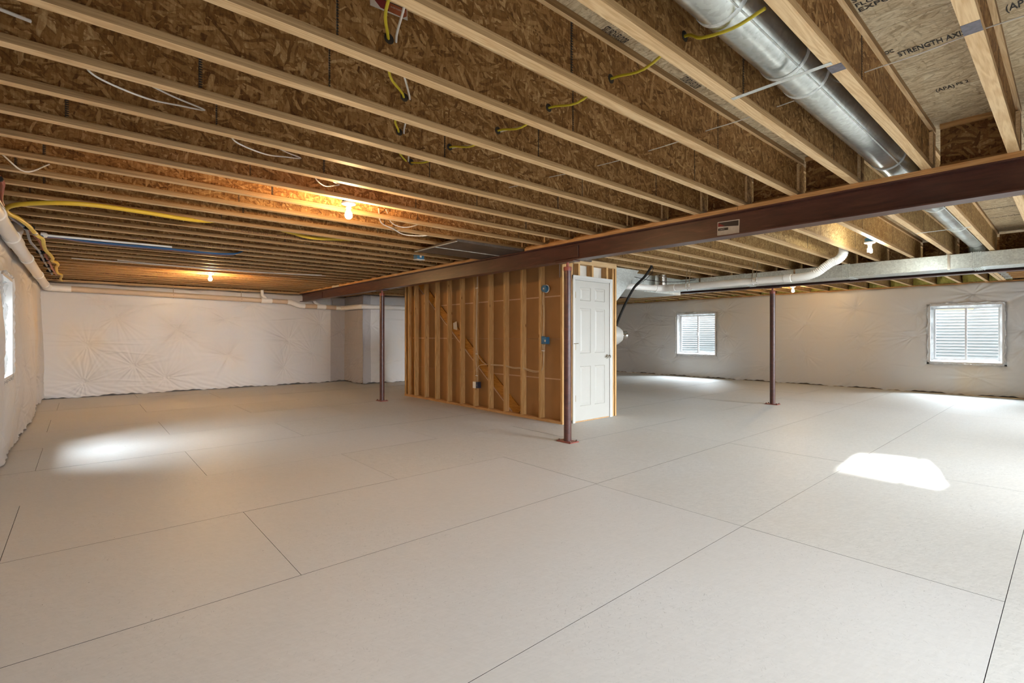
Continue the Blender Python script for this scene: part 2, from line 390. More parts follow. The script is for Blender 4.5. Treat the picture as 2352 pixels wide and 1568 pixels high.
def crv(pts, sub=6):
    """Catmull-Rom through pts"""
    P = [Vector(p) for p in pts]; P = [P[0]*2-P[1]]+P+[P[-1]*2-P[-2]]; out = []
    for i in range(1, len(P)-2):
        a, b, c, d = P[i-1:i+3]
        for j in range(sub):
            t = j/sub
            out.append(.5*((2*b)+(c-a)*t+(2*a-5*b+4*c-d)*t*t+(3*b-a-3*c+d)*t**3))
    out.append(P[-2]); return out
def text(name, body, mat_, parent, loc, size, rot=(PI, 0, 0), sx=1, label=None, width=None, align='LEFT', space=1.0, bold=.0):
    cu = bpy.data.curves.new(name, 'FONT'); cu.body = body; cu.size = size; cu.align_x = align; cu.align_y = 'CENTER'
    cu.space_character = space; cu.extrude = 0; cu.offset = bold*size; cu.resolution_u = 2
    t = bpy.data.objects.new(name, cu); C.objects.link(t); bpy.context.view_layer.update()
    me = bpy.data.meshes.new_from_object(t); C.objects.unlink(t); bpy.data.objects.remove(t)
    n = len(me.vertices); co = np.zeros(n*3); me.vertices.foreach_get('co', co); xs = co.reshape(-1, 3)
    if width: xs[:, 0] *= width/max(xs[:, 0].max()-xs[:, 0].min(), 1e-4)
    me.vertices.foreach_set('co', xs.ravel()); me.update()
    me.materials.clear(); me.materials.append(M[mat_]); me.name = name
    o = bpy.data.objects.new(name, me); C.objects.link(o)
    o.location = loc; o.rotation_euler = rot; o.parent = parent
    if label: o['label'] = label
    return o

# ================================================================== dimensions
XL, XR, YN, YB = -.555, 13.85, -3.6, 13.10
ZJ, ZT = 2.345, 2.647         # underside of joists, underside of deck
BEAM1, BEAM2 = 4.30, 9.42
FW = .0524                     # joist flange width

# ================================================================== floor of sheets
fl = MB().box(XL-.4, XR+.3, YN-.4, YB+.6, -.25, -.03).build('floor', 'void', kind='structure')
PW, PL = 1.2125, 2.39
row = -3
r_i = 0
ys = [.216+PW*i for i in range(-4, 11)]
jx = {0: 3.24, 1: 3.24, 2: .86, 3: -.335, 4: .84, 5: -.315, 6: .84, 7: -.33, 8: .8, 9: -.3, 10: .85, -1: 3.24+2.38/2, -2: 3.24, -3: 1.5, -4: .86}
for i in range(-4, 11):
    y0, y1 = .216+PW*i, .216+PW*(i+1)
    if y0 > YB+.1: continue
    j0 = jx.get(i, .86); x = j0
    gapless = i in (0, 1)
    while x > XL: x -= PL
    xs = [x]
    while x < XR: x += PL; xs.append(x)
    if gapless: xs = [v for v in xs if not .5 < v < 1.2]
    for a, b_ in zip(xs[:-1], xs[1:]):
        a2, b2 = max(a, XL-.05), min(b_, XR+.05); c2, d2 = max(y0, YN-.05), min(y1, YB+.05)
        if b2-a2 < .05: continue
        g = .0013
        dz = random.uniform(-.0006, .0006)
        m = MB(); m.cur = 1; m.box(a2+g, b2-g, c2+g, d2-g, -.03, dz); m.mi[1] = 0
        m.build('floor_panel', ['floor_smooth' if (a+b_)/2 < 3.2 else 'floor_rough', 'void'], fl)

# ================================================================== insulated film walls
def film_wall(name, along, fixed, u0, u1, sign, holes, zt=2.275, res=.0155, seed=0, pins=None, extra=None, bulge=.02):
    """grid of white plastic film over batts; sign = direction into the room; holes = (u0,u1,z0,z1)"""
    R = np.random.RandomState(seed)
    nu = int((u1-u0)/res)+1; nv = int(zt/res)+1
    U, V = np.meshgrid(np.linspace(u0, u1, nu), np.linspace(0.0, zt, nv))
    D = np.zeros_like(U)
    for k in range(7):      # soft undulation of the batts
        a, b_, p1, p2 = R.uniform(.5, 2.6), R.uniform(.5, 3.5), R.uniform(0, 6), R.uniform(0, 6)
        D += bulge*.22*np.sin(a*U+p1)*np.sin(b_*V+p2)
    if pins is None:
        pins = []
        for zz in (.42, .95, 1.5, 2.0):
            u = u0+R.uniform(.1, .6)
            while u < u1:
                pins.append((u+R.uniform(-.18, .18), zz+R.uniform(-.14, .14), R.uniform(.6, 1.1))); u += R.uniform(.75, 1.35)
    for (pu, pz, st) in pins:
        m_ = (np.abs(U-pu) < 1.0) & (np.abs(V-pz) < .8)
        du, dv = U[m_]-pu, V[m_]-pz; r = np.hypot(du*.85, dv*1.25); th = np.arctan2(dv, du)
        d = -.042*st*np.exp(-r/.11)
        nf = R.randint(11, 19); ph = R.uniform(0, 6)
        env = np.exp(-r/.27)*np.clip(r/.05, 0, 1)*(.12+.88*np.sin(th*.5*R.choice([2, 2, 4])+ph)**2)
        d += .0105*st*env*(np.sin(nf*th+ph+1.5*np.sin(3*th))+.6*np.sin((nf*2+3)*th+ph*2))
        D[m_] += d
    # film overlap lines and stretched horizontal creases
    for zc, s_ in ((1.16, 1), (1.06, .5)):
        wv = zc+.012*np.sin(U*1.3+seed)
        D += .004*s_*(1/(1+np.exp(-(V-wv)/.004)))
    for k in range(26):
        cu, cz, ln = R.uniform(u0, u1), R.uniform(.1, zt), R.uniform(.25, .9); sl_ = R.uniform(-.16, .16)
        m_ = (np.abs(U-cu) < ln) & (np.abs(V-cz) < .3)
        dd = V[m_]-cz-sl_*(U[m_]-cu)
        D[m_] += .006*np.exp(-(dd/.011)**2)*1.5*np.cos((U[m_]-cu)/ln*PI/2)**2
    # gathers at the bottom and top edges
    e = np.exp(-V/.10)
    D += e*(.012*np.sin(U*9+3*np.sin(U*2.1))+.007*np.sin(U*31+V*60+2*np.sin(U*7)))
    e = np.exp(-(zt-V)/.06)
    D += e*(.006*np.sin(U*13+seed)+.004*np.sin(U*37))-.03*np.exp(-(zt-V)/.02)
    if extra is not None: D += extra(U, V)
    # around the openings the film is pulled back to the frame
    keep = np.ones((nv-1, nu-1), bool)
    uc, vc = (U[:-1, :-1]+U[1:, 1:])/2, (V[:-1, :-1]+V[1:, 1:])/2
    for (a, b_, c_, d_) in holes:
        dist = np.maximum(np.maximum(a-U, U-b_), np.maximum(c_-V, V-d_))
        D += np.where(dist > -.05, -.03*np.exp(-np.clip(dist, 0, 9)/.05), 0)
        crumple = .006*np.sin(U*55+6*np.sin(V*14))*np.sin(V*48+5*np.sin(U*11))+.008*np.sin(14*V+seed)
        D += np.where(dist > -.05, crumple*np.exp(-np.clip(dist, 0, 9)/.08), 0)
        keep &= ~((uc > a) & (uc < b_) & (vc > c_) & (vc < d_))
    bot = .022+.012*np.sin(U[0]*5.3+seed)+.008*np.sin(U[0]*17)+.005*np.sin(U[0]*41)
    V2 = V.copy(); V2 = np.maximum(V2, bot[None, :]*np.exp(-V/.05)+V*1.0); V2[-1] += .006*np.sin(U[0]*6)
    P = np.zeros((nv*nu, 3))
    W = fixed+sign*(D+.0)
    if along == 'y': P[:, 0] = W.ravel(); P[:, 1] = U.ravel()
    else: P[:, 0] = U.ravel(); P[:, 1] = W.ravel()
    P[:, 2] = V2.ravel()
    idx = np.arange(nv*nu).reshape(nv, nu)
    q = np.stack([idx[:-1, :-1], idx[:-1, 1:], idx[1:, 1:], idx[1:, :-1]], -1)[keep]
    flip = (along == 'y' and sign > 0) or (along == 'x' and sign < 0)
    if not flip: q = q[:, ::-1]
    if along == 'y': pass
    me = bpy.data.meshes.new(name); nf = len(q)
    me.vertices.add(nv*nu); me.vertices.foreach_set('co', P.ravel())
    me.loops.add(nf*4); me.loops.foreach_set('vertex_index', q.ravel().astype(np.int32))
    me.polygons.add(nf); me.polygons.foreach_set('loop_start', (np.arange(nf)*4).astype(np.int32))
    me.polygons.foreach_set('loop_total', np.full(nf, 4, np.int32)); me.polygons.foreach_set('use_smooth', np.ones(nf, bool))
    me.update(calc_edges=True); me.validate()
    me.materials.append(M['film'])
    o = bpy.data.objects.new(name, me); C.objects.link(o); o['kind'] = 'structure'
    return o
WR = [(.90, 2.13, .63, 1.92), (6.83, 8.14, .62, 1.93)]        # windows in the right wall (y0,y1,z0,z1)
WR3 = (-2.2, -1.0, .65, 1.9)
WLf = (6.42, 7.46, .80, 1.86)
wall_right = film_wall('wall_right', 'y', XR, YN, YB, -1, WR+[WR3], zt=2.318, seed=3,
   pins=[(9.6, 1.40, 1.2), (9.95, .78, 1.1), (9.3, 1.15, .8), (8.6, .95, .7), (8.62, 1.72, .7), (9.2, 1.98, .8), (6.55, 1.25, .9), (6.6, 1.95, .8), (6.4, .75, .7), (8.3, .4, .7),
         (4.52, 1.52, 1.1), (4.5, .75, .9), (3.45, 1.87, 1.0), (3.35, 1.28, .8), (3.3, 1.0, .8), (5.4, .45, .8), (3.4, .42, .8), (2.35, 1.22, .9), (2.3, 1.75, .9), (1.4, 2.1, 1.3), (.66, 1.35, 1.1), (.62, 1.02, 1.0), (.5, 2.12, 1.1), (1.35, .38, 1.0), (-.2, .9, 1), (-.3, 1.6, 1),
         (10.6, 1.3, 1), (10.8, .6, 1), (11.6, 1.6, 1), (12.3, .9, 1)])
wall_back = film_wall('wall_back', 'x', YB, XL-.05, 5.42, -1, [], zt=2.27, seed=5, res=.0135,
   pins=[(.55, 1.62, 1.1), (1.62, 1.38, 1.3), (2.55, 1.62, 1.0), (.85, .60, 1.5), (1.7, 1.18, .7), (2.62, .78, 1.1), (1.4, .32, 1.2), (3.95, 1.12, 1.0), (4.75, 1.55, 1.3), (4.55, .80, 1.1), (3.85, .45, 1.1), (.1, 1.05, .8), (0.05, .3, 1.2), (5.2, .5, .9), (5.3, 1.35, 1.0), (.2, 2.0, .7), (3.1, 2.0, .8)])
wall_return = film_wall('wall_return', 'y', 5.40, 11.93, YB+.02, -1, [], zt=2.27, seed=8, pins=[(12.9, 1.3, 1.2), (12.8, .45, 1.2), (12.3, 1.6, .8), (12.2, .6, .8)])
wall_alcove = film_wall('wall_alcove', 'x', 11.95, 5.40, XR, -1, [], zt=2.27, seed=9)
def leftbulge(U, V):
    return .05*np.exp(-((U-6.0)/.35)**2)*np.exp(-((V-1.3)/.5)**2)+.035*np.sin(V*2.2)*np.exp(-((U-9)/3)**2)
wall_left = film_wall('wall_left', 'y', XL, YN, YB+.02, 1, [WLf], zt=2.25, seed=14, bulge=.03, extra=leftbulge)
wall_front = film_wall('wall_front', 'x', YN, XL-.05, XR, 1, [(.8, 2.7, .9, 2.1), (5.1, 7.3, .9, 2.1), (9.7, 11.5, .9, 2.1)], zt=2.28, seed=21, res=.05)

def shell(parent, along, a, b_, u0, u1, z0, z1, holes, nm, mt):
    """concrete behind the film: boxes around the openings"""
    mb = MB(); us = sorted(set([u0, u1]+[h_[0] for h_ in holes]+[h_[1] for h_ in holes]))
    for p, q in zip(us[:-1], us[1:]):
        hs = [h_ for h_ in holes if h_[0] <= p+1e-6 and h_[1] >= q-1e-6]
        zz = [(z0, z1)] if not hs else [(z0, hs[0][2]), (hs[0][3], z1)]
        for z_0, z_1 in zz:
            if along == 'y': mb.box(a, b_, p, q, z_0, z_1)
            else: mb.box(p, q, a, b_, z_0, z_1)
    return mb.build(nm, mt, parent)
ex = lambda h_: (h_[0]-.02, h_[1]+.02, h_[2]-.02, h_[3]+.02)
shell(wall_right, 'y', XR+.06, XR+.28, YN, YB+.3, 0, 2.30, [ex(h_) for h_ in WR+[WR3]], 'foundation', 'concrete')
shell(wall_left, 'y', XL-.28, XL-.06, YN, YB+.3, 0, 2.30, [ex(WLf)], 'foundation', 'concrete')
shell(wall_back, 'x', YB+.06, YB+.28, XL-.28, 5.70, 0, 2.30, [], 'foundation', 'concrete')
shell(wall_alcove, 'x', 12.01, 12.22, 5.46, XR+.28, 0, 2.30, [], 'foundation', 'concrete')
shell(wall_return, 'y', 5.46, 5.68, 12.22, YB+.06, 0, 2.30, [], 'foundation', 'concrete')
shell(wall_front, 'x', YN-.28, YN-.06, XL-.28, XR+.28, 0, 2.30, [ex(h_) for h_ in [(.8, 2.7, .9, 2.1), (5.1, 7.3, .9, 2.1), (9.7, 11.5, .9, 2.1)]], 'foundation', 'concrete')
# sills on the foundation and rim boards
MB().box(XR+.03, XR+.28, YN, 12.2, 2.30, ZJ).build('sill_plate', 'plate', wall_right)
MB().box(XL-.28, XL-.01, YN, YB+.3, 2.30, ZJ).build('sill_plate', 'plate', wall_left)
MB().box(XL-.01, 5.7, YB+.01, YB+.28, 2.30, ZJ).build('sill_plate', 'stud_x', wall_back)
MB().box(5.7, XR, 11.97, 12.24, 2.30, ZJ).build('sill_plate', 'stud_x', wall_alcove)
MB().box(5.41, 5.68, 11.97, YB, 2.30, ZJ).build('sill_plate', 'plate', wall_return)
MB().box(XR+.24, XR+.28, YN, 12.3, ZJ, ZT).build('rim_board', 'osb_block', wall_right)
MB().box(XL-.28, XL-.24, YN, YB+.3, ZJ, ZT).build('rim_board', 'osb_block', wall_left)
MB().box(XL-.3, XR+.3, YB+.28, YB+.32, ZJ, ZT).build('rim_board', 'osb_web', wall_back)
MB().box(XL-.3, XR+.3, YN-.3, YN-.26, ZJ, ZT).build('rim_board', 'osb_web', wall_front)

# ------------------------------------------------------------------ windows
def window(nm, x_in, s, y0, y1, z0, z1, film=True):
    """sliding vinyl window in a wall facing along x; s = outward direction"""
    root = empty(nm, (0, 0, 0)); root['kind'] = 'structure'
    xa, xb = x_in+s*.115, x_in+s*.205
    lo, hi = min(xa, xb), max(xa, xb)
    f = MB(); t = .032
    f.box(lo, hi, y0, y1, z0, z0+t); f.box(lo, hi, y0, y1, z1-t, z1); f.box(lo, hi, y0, y0+t, z0+t, z1-t); f.box(lo, hi, y1-t, y1, z0+t, z1-t)
    f.build('window_frame', 'vinyl', root, bevel=.003)
    ym = (y0+y1)/2
    for k, (a, b_, xo) in enumerate(((y0+t, ym+.018, .05), (ym-.018, y1-t, .02))):
        xs = x_in+s*(.115+xo); xe = xs+s*.028; l2, h2 = min(xs, xe), max(xs, xe); st = .034
        m = MB(); m.box(l2, h2, a, b_, z0+t, z0+t+st); m.box(l2, h2, a, b_, z1-t-st, z1-t); m.box(l2, h2, a, a+st, z0+t+st, z1-t-st); m.box(l2, h2, b_-st, b_, z0+t+st, z1-t-st)
        sash = m.build('sash', 'vinyl', root, bevel=.003)
        xm = (l2+h2)/2
        MB().box(xm-.003, xm+.003, a+st, b_-st, z0+t+st, z1-t-st).build('pane', 'glass', sash)
    lt = MB().box(x_in+s*.108, x_in+s*.135, ym-.012, ym+.012, (z0+z1)/2-.05, (z0+z1)/2+.05).build('latch', 'vinyl', root)
    # wood/film reveal between film face and frame
    rv = MB(); xi, xo2 = x_in-s*.01, x_in+s*.24; lo, hi = min(xi, xo2), max(xi, xo2); g = .012
    rv.box(lo, hi, y0-g-.02, y0-g+.008, z0-.02, z1+.02); rv.box(lo, hi, y1+g-.008, y1+g+.02, z0-.02, z1+.02)
    rv.box(lo, hi, y0-g, y1+g, z0-.032, z0-.004); rv.box(lo, hi, y0-g, y1+g, z1+.004, z1+.032)
    xi = x_in+s*.045; lo, hi = min(xi, xo2), max(xi, xo2); q = .09
    rv.box(lo, hi, y0-q, y0-g-.02, z0-q, z1+q); rv.box(lo, hi, y1+g+.02, y1+q, z0-q, z1+q)
    rv.box(lo, hi, y0-q, y1+q, z0-q, z0-.032); rv.box(lo, hi, y0-q, y1+q, z1+.032, z1+q)
    rv.build('reveal', 'film', root)
    if film:
        # wrinkled loose film lapping over the frame edge
        mb = MB(); R = random.Random(int(abs(y0)*100)); n = 46
        def ring(o1, o2, x1, x2):
            pts = []
            per = [(y0, z0), (y1, z0), (y1, z1), (y0, z1)]
            for e in range(4):
                (ya, za), (yb, zb) = per[e], per[(e+1) % 4]
                for k in range(n):
                    t_ = k/n; y = ya+(yb-ya)*t_; z = za+(zb-za)*t_
                    cy, cz = (y0+y1)/2, (z0+z1)/2
                    ny = 0 if e % 2 == 0 else (1 if y > cy else -1); nz = 0 if e % 2 else (1 if z > cz else -1)
                    w1 = o1+R.uniform(-.006, .006); w2 = o2+.012*math.sin(k*.5+e)+R.uniform(-.008, .008)
                    pts.append(((x_in-s*(x1+R.uniform(0, .006)), y+ny*w1, z+nz*w1), (x_in-s*(x2+R.uniform(-.004, .008)), y+ny*w2, z+nz*w2)))
            i0 = len(mb.v)
            for a_, b2 in pts: mb.v += [a_, b2]
            for k in range(len(pts)):
                j = (k+1) % len(pts); mb.f.append((i0+2*k, i0+2*k+1, i0+2*j+1, i0+2*j)); mb.mi.append(0)
        ring(-.035, .05, -.09, .022)
        mb.build('film_flap', 'clear_film', root, smooth=True)
    return root
window('window_1', XR, 1, 6.89, 8.08, .69, 1.88)
window('window_2', XR, 1, .965, 2.065, .69, 1.87)
window('window_3', XR, 1, -2.15, -1.05, .69, 1.87, film=False)
window('window_4', XL, -1, 6.46, 7.42, .84, 1.80)
# corrugated steel wells outside the windows
def well(xw, s, yc, z0=.35, z1=2.06, a=.80, b_=.92, y_sh=0, rim=None):
    mb = MB(); nt_, nz = 40, int((z1-z0)/.068*8)
    for k in range(nz+1):
        z = z0+(z1-z0)*k/nz; off = .013*math.sin(2*PI*(z-z0)/.068)
        for j in range(nt_+1):
            t = -PI/2+PI*j/nt_
            ca = math.copysign(abs(math.cos(t))**.75, math.cos(t)); sa = math.copysign(abs(math.sin(t))**.8, math.sin(t))
            yy = yc+(a+off)*sa
            zz = min(z, rim(yy)) if rim else z
            mb.v.append((xw+s*((b_+off)*ca), yy, zz))
    n = nt_+1
    for k in range(nz):
        for j in range(nt_): mb.f.append((k*n+j, k*n+j+1, (k+1)*n+j+1, (k+1)*n+j)); mb.mi.append(0)
    o = mb.build('window_well', 'galv_well', None, smooth=True); o['kind'] = 'structure'
    g = MB(); pts = [(xw+s*b_*1.05*max(0, math.cos(-PI/2+PI*j/16)), yc+a*1.05*math.sin(-PI/2+PI*j/16)) for j in range(17)]
    g.prism(pts, 'z', z0-.05, z0+.02); g.build('gravel_bed', 'earth', o)
    return o
well(XR+.28, 1, 1.515, z1=2.02, rim=lambda y: 1.825+.2*min(1, max(0, (1.52-y)/.2))**1.5)   # rim height made up to trim the sun patch on the floor
well(XR+.28, 1, 7.485)
well(XR+.28, 1, -1.6, z1=2.35)  # out of view; rim raised to keep the sun off the floor
well(XL-.28, -1, 6.94)

# ================================================================== ceiling deck and joists
ceil_o = MB().box(XL-.3, XR+.3, YN-.3, YB+.35, ZT+.024, ZT+.06).build('ceiling', 'void', kind='structure')
x_s = [XL-.3, .33, 2.77, 5.21, 7.65, 10.09, 12.53, XR+.3]
y_s = [-3.9, -2.2, -.98, .24, 1.46, 2.68, 3.9, 5.12, 6.34, 7.56, 8.78, 10.0, 11.22, 12.44, YB+.35]
for i, (a, b_) in enumerate(zip(y_s[:-1], y_s[1:])):
    xx = x_s if i % 2 else [XL-.3]+[v-1.22 for v in x_s[2:-1]]+[12.53, XR+.3]
    for p, q in zip(xx[:-1], xx[1:]):
        if q-p < .1: continue
        MB().box(p+.0015, q-.0015, a+.0015, b_-.0015, ZT+.001, ZT+.024).build('deck_panel', 'osb_deck', ceil_o)

meshes = {}
def joist(x0, x1, yc, seams, web='osb_web', stiff=True, detail=True, along='x'):
    web_t = .011
    mb = MB(); g = .0035
    cuts = [x0]+[s_ for s_ in seams if x0+.1 < s_ < x1-.1]+[x1]
    for a, b_ in zip(cuts[:-1], cuts[1:]):
        mb.box(a+(g if a != x0 else 0), b_-(g if b_ != x1 else 0), yc-web_t/2, yc+web_t/2, ZJ+.025, ZT-.025)
    # jagged edges of the web joint
    j = mb.build('joist', web, ceil_o)
    if detail and len(cuts) > 2:
        t = MB()
        for s_ in cuts[1:-1]:
            z = ZJ+.032
            wd = .0025 if (hash(round(s_*100)) % 3) else .006
            while z < ZT-.04:
                t.prism([(s_-wd, z), (s_+wd+.004, z+.004), (s_+wd+.004, z+.008), (s_-wd, z+.011)], 'y', yc-web_t/2-.0007, yc-web_t/2+.0002)
                z += .0115
        t.build('web_joint', 'ink', j)
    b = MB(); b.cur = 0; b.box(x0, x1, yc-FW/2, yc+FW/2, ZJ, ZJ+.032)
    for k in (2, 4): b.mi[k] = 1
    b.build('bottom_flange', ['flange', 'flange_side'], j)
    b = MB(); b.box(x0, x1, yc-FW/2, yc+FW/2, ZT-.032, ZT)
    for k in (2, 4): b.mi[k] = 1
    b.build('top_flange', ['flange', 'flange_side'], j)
    if stiff:
        m = MB(); m.box(x1-.10, x1-.01, yc-web_t/2-.0205, yc-web_t/2, ZJ+.032, ZT-.045); m.mi[5] = 1  # end face in paler flange wood, standing in for window light on it
        m.build('web_stiffener', [web, 'flange'], j)
    return j
seam0 = {3: 1.62, 4: .738, 5: .862, 6: .416, 7: .554, 8: 1.288, 9: .911, 2: 1.05, 1: 1.35, 0: .6}
K1 = range(-3, 32)
def y1(k): return .245+.4055*k
for k in K1:
    s0 = seam0.get(k, random.uniform(0, 1.3))
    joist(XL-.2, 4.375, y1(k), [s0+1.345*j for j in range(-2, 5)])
for k in range(-3, 29):
    yc = .303+.4055*k
    s0 = random.uniform(0, 1.3)
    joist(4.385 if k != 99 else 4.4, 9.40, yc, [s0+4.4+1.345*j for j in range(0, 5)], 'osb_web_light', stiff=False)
for k in range(2, 28):
    joist(9.42, XR+.22, .375+.4055*k, [random.uniform(9.8, 13)], 'osb_web_light', stiff=False, detail=False)
# trimmed opening at the right: double header and cross joists on hangers
for yy in (.93, .99): joist(9.42, XR+.22, yy, [], 'osb_web_light', stiff=False, detail=False)
for n_ in range(10):
    xc = 9.9+.4055*n_; wt = .011
    j = MB().box(xc-wt/2, xc+wt/2, -3.5, .90, ZJ+.03, ZT-.03).build('joist', 'osb_block', ceil_o)
    MB().box(xc-FW/2, xc+FW/2, -3.5, .90, ZJ, ZJ+.032).build('bottom_flange', 'plate', j)
    MB().box(xc-FW/2, xc+FW/2, -3.5, .90, ZT-.032, ZT).build('top_flange', 'plate', j)
    h_ = MB(); h_.box(xc-FW/2-.003, xc+FW/2+.003, .80, .902, ZJ-.002, ZJ); h_.box(xc-FW/2-.003, xc-FW/2, .80, .902, ZJ, ZJ+.2); h_.box(xc+FW/2, xc+FW/2+.003, .80, .902, ZJ, ZJ+.2)
    h_.build('joist_hanger', 'galv', j)
# blocking between joists over the first beam
for k in range(-3, 31):
    a, b_ = y1(k)+FW/2+.003, y1(k+1)-FW/2-.03
    if 4.55 < y1(k)+.2 < 5.6 or k == 1: continue
    bl = MB().box(4.325, 4.336, a, b_, ZJ+.03, ZT-.03).build('blocking', 'osb_block', ceil_o)
    MB().box(4.303, 4.36, a, b_, ZJ, ZJ+.032).build('bottom_flange', 'plate', bl)
    MB().box(4.303, 4.36, a, b_, ZT-.032, ZT).build('top_flange', 'plate', bl)
for k in range(-2, 28):
    a, b_ = .303+.4055*k+FW/2+.09, .303+.4055*(k+1)-FW/2-.003
    if k < 4 and k not in (0,):
        pass
    bl = MB().box(9.405, 9.416, a, b_, ZJ+.03, ZT-.03).build('blocking', 'osb_block', ceil_o)
# yellow batts in the rim bays at the right wall
for k in range(-1, 27):
    yc = .375+.4055*(k+2); a, b_ = yc+.035, yc+.4055-.035
    R = random.Random(k); mb = MB(); n = 7
    base = len(mb.v)
    for i in range(n+1):
        for j in range(n+1):
            y = a+(b_-a)*i/n; z = ZJ+.002+(ZT-ZJ-.01)*j/n
            e = min(i, n-i, 2)/2.0; mb.v.append((XR+.06-(.03+.09*e)+R.uniform(-.012, .012), y, z))
    for i in range(n):
        for j in range(n): q = i*(n+1)+j; mb.f.append((q, q+1, q+n+2, q+n+1)); mb.mi.append(0)
    mb.build('rim_batt', 'batt', wall_right, smooth=True)

# ================================================================== steel beams, wood plate, columns
def steel_beam(x, y0, y1_, zb, zt, label, group):
    r = thing('steel_beam', label, 'beam', (x, y0, zb), group); ln = y1_-y0; H = zt-zb
    MB().box(-.004, .004, 0, ln, .010, H-.010).build('web', 'steel', r)
    MB().box(-.073, .073, 0, ln, 0, .011).build('flange', 'steel', r, bevel=.0015)
    MB().box(-.073, .073, 0, ln, H-.011, H).build('flange', 'steel', r, bevel=.0015)
    return r
bm1 = steel_beam(BEAM1, -3.5, 13.2, 2.107, 2.309, 'dark red painted steel beam carrying the joists, above the door and studs', 'steel beams')
# the near beam's web is set close to the flange edge in view: a fish plate at the splice
MB().box(-.017, -.004, 7.25, 7.62, .03, .17).build('splice_plate', 'steel', bm1, bevel=.004)
MB().box(-.017, -.004, 15.2, 15.5, .03, .17).build('splice_plate', 'steel', bm1, bevel=.004)
bm2 = steel_beam(BEAM2, -3.5, 11.9, 2.107, 2.309, 'dark steel beam running beneath the silver trunk duct near the windows', 'steel beams')
seg = []
for i, (a, b_, m_) in enumerate(((-3.5, 1.9, 'plate'), (1.903, 4.59, 'plate'), (5.53, 7.9, 'plate'), (7.903, 10.55, 'plate'), (10.553, 10.95, 'drywall'), (10.953, 13.2, 'plate'))):
    o = MB().box(4.225, 4.375, a, b_, 2.3095, ZJ-.0005).build('wood_plate', m_, bm1, bevel=.002); o.location = (-BEAM1, 3.5, -2.107)
MB().box(9.345, 9.495, -3.5, 11.9, 2.3095, ZJ-.0005).build('wood_plate', 'plate', bm2).location = (-BEAM2, 3.5, -2.107)

def column(x, y, top, label):
    r = thing('steel_column', label, 'column', (x, y, 0), 'steel columns under the beams')
    MB().box(-.075, .075, -.11, .11, .001, .012).build('base_plate', 'steel_bright', r, bevel=.002)
    MB().lathe([(.0445, .012), (.0445, 2.0)], n=28).build('pipe', 'steel', r, smooth=True)
    MB().lathe([(.047, 1.995), (.048, 2.0), (.048, 2.035), (.046, 2.042), (.02, 2.043)], n=28).build('cap', 'steel_bright', r, smooth=True)
    MB().lathe([(.016, 2.04), (.016, top-.012)], n=16).build('screw_jack', 'steel_bright', r, smooth=True)
    MB().box(-.06, .06, -.14, .14, top-.013, top-.001).build('top_plate', 'steel', r, bevel=.002)
    b = MB()
    for sx in (-.05, .05):
        for sy in (-.09, .09):
            b.lathe([(.009, .012), (.009, .022), (.004, .03)], (sx, sy, 0), 8)
    b.build('anchor_bolts', 'steel', r)
    return r
column(4.285, 3.91, 2.107, 'brown steel pipe column standing right in front of the white door')
column(4.31, 8.68, 2.107, 'thin dark steel column between the back wall and the stud partition')
column(9.40, 3.60, 2.107, 'dark steel column between the two windows of the right wall')
# paper labels
r = thing('shipping_label', 'torn white paper label with red corner stuck on the steel beam', 'label', (4.2935, 2.015, 2.19))
MB().box(-.001, .0015, -.098, .098, -.058, .062).build('paper', 'label_white', r)
lab = MB(); lab.prism([(-.09, .008), (.09, .02), (.09, .055), (-.09, .055)], 'x', -.0018, -.0009); lab.build('torn_patch', 'label_dark', r)
MB().prism([(.03, .02), (.092, .018), (.092, .052)], 'x', -.0028, -.0016).build('red_corner', 'label_red', r)
MB().box(-.0026, -.0010, .0, .09, -.018, .004).build('dark_bar', 'label_dark', r)
text('printed_word', 'JOISTS', 'label_white', r, (-.0035, .078, -.008), .016, (PI/2, 0, -PI/2))
r.location.x = 4.2955-.0; r.rotation_euler = (math.radians(2), 0, 0)
r2 = thing('product_label', 'red and white torn product label stapled on a joist near the top edge', 'label', (.985, 1.861-.008, 2.585))
MB().box(-.105, .105, -.0018, 0, -.03, .035).build('paper', 'label_white', r2)
MB().prism([(-.10, .02), (-.02, .024), (.0, -.024), (-.05, -.022)], 'y', -.003, -.0016).build('red_field', 'label_red', r2)
MB().prism([(-.018, .022), (.1, .02), (.1, -.012), (.08, -.025), (.002, -.024)], 'y', -.003, -.0016).build('orange_field', 'label_orange', r2)
MB().box(-.1, .1, -.0034, -.0018, .021, .025).build('black_rule', 'label_dark', r2)
text('printed_word', 'AVERTISSEMENT', 'label_white', r2, (.006, -.0045, .002), .0115, (PI/2, 0, 0))
r2.location = (.955, y1(4)-.0065, 2.592); r2.scale = (.8, 1, .82); r2.rotation_euler = (0, math.radians(-3), 0)

# ================================================================== stud partition and door wall
pt = MB().box(5.046, 5.142, 4.70, 9.148, 0.0, .038).build('partition', 'plate', kind='structure')
far = [9.145, 9.013, 8.768, 8.384, 7.988, 7.582, 7.176, 6.778, 6.371, 5.978, 5.575, 5.176, 4.742]
for fy in far:
    MB().box(5.048, 5.138, fy-.038, fy, .038, 2.27).build('stud', 'stud', pt, bevel=.0015)
MB().box(5.048, 5.138, 4.70, 9.148, 2.27, 2.307).build('top_plate', 'plate', pt)
MB().box(5.048, 5.138, 4.70, 9.148, 2.3075, 2.3445).build('top_plate', 'plate', pt)
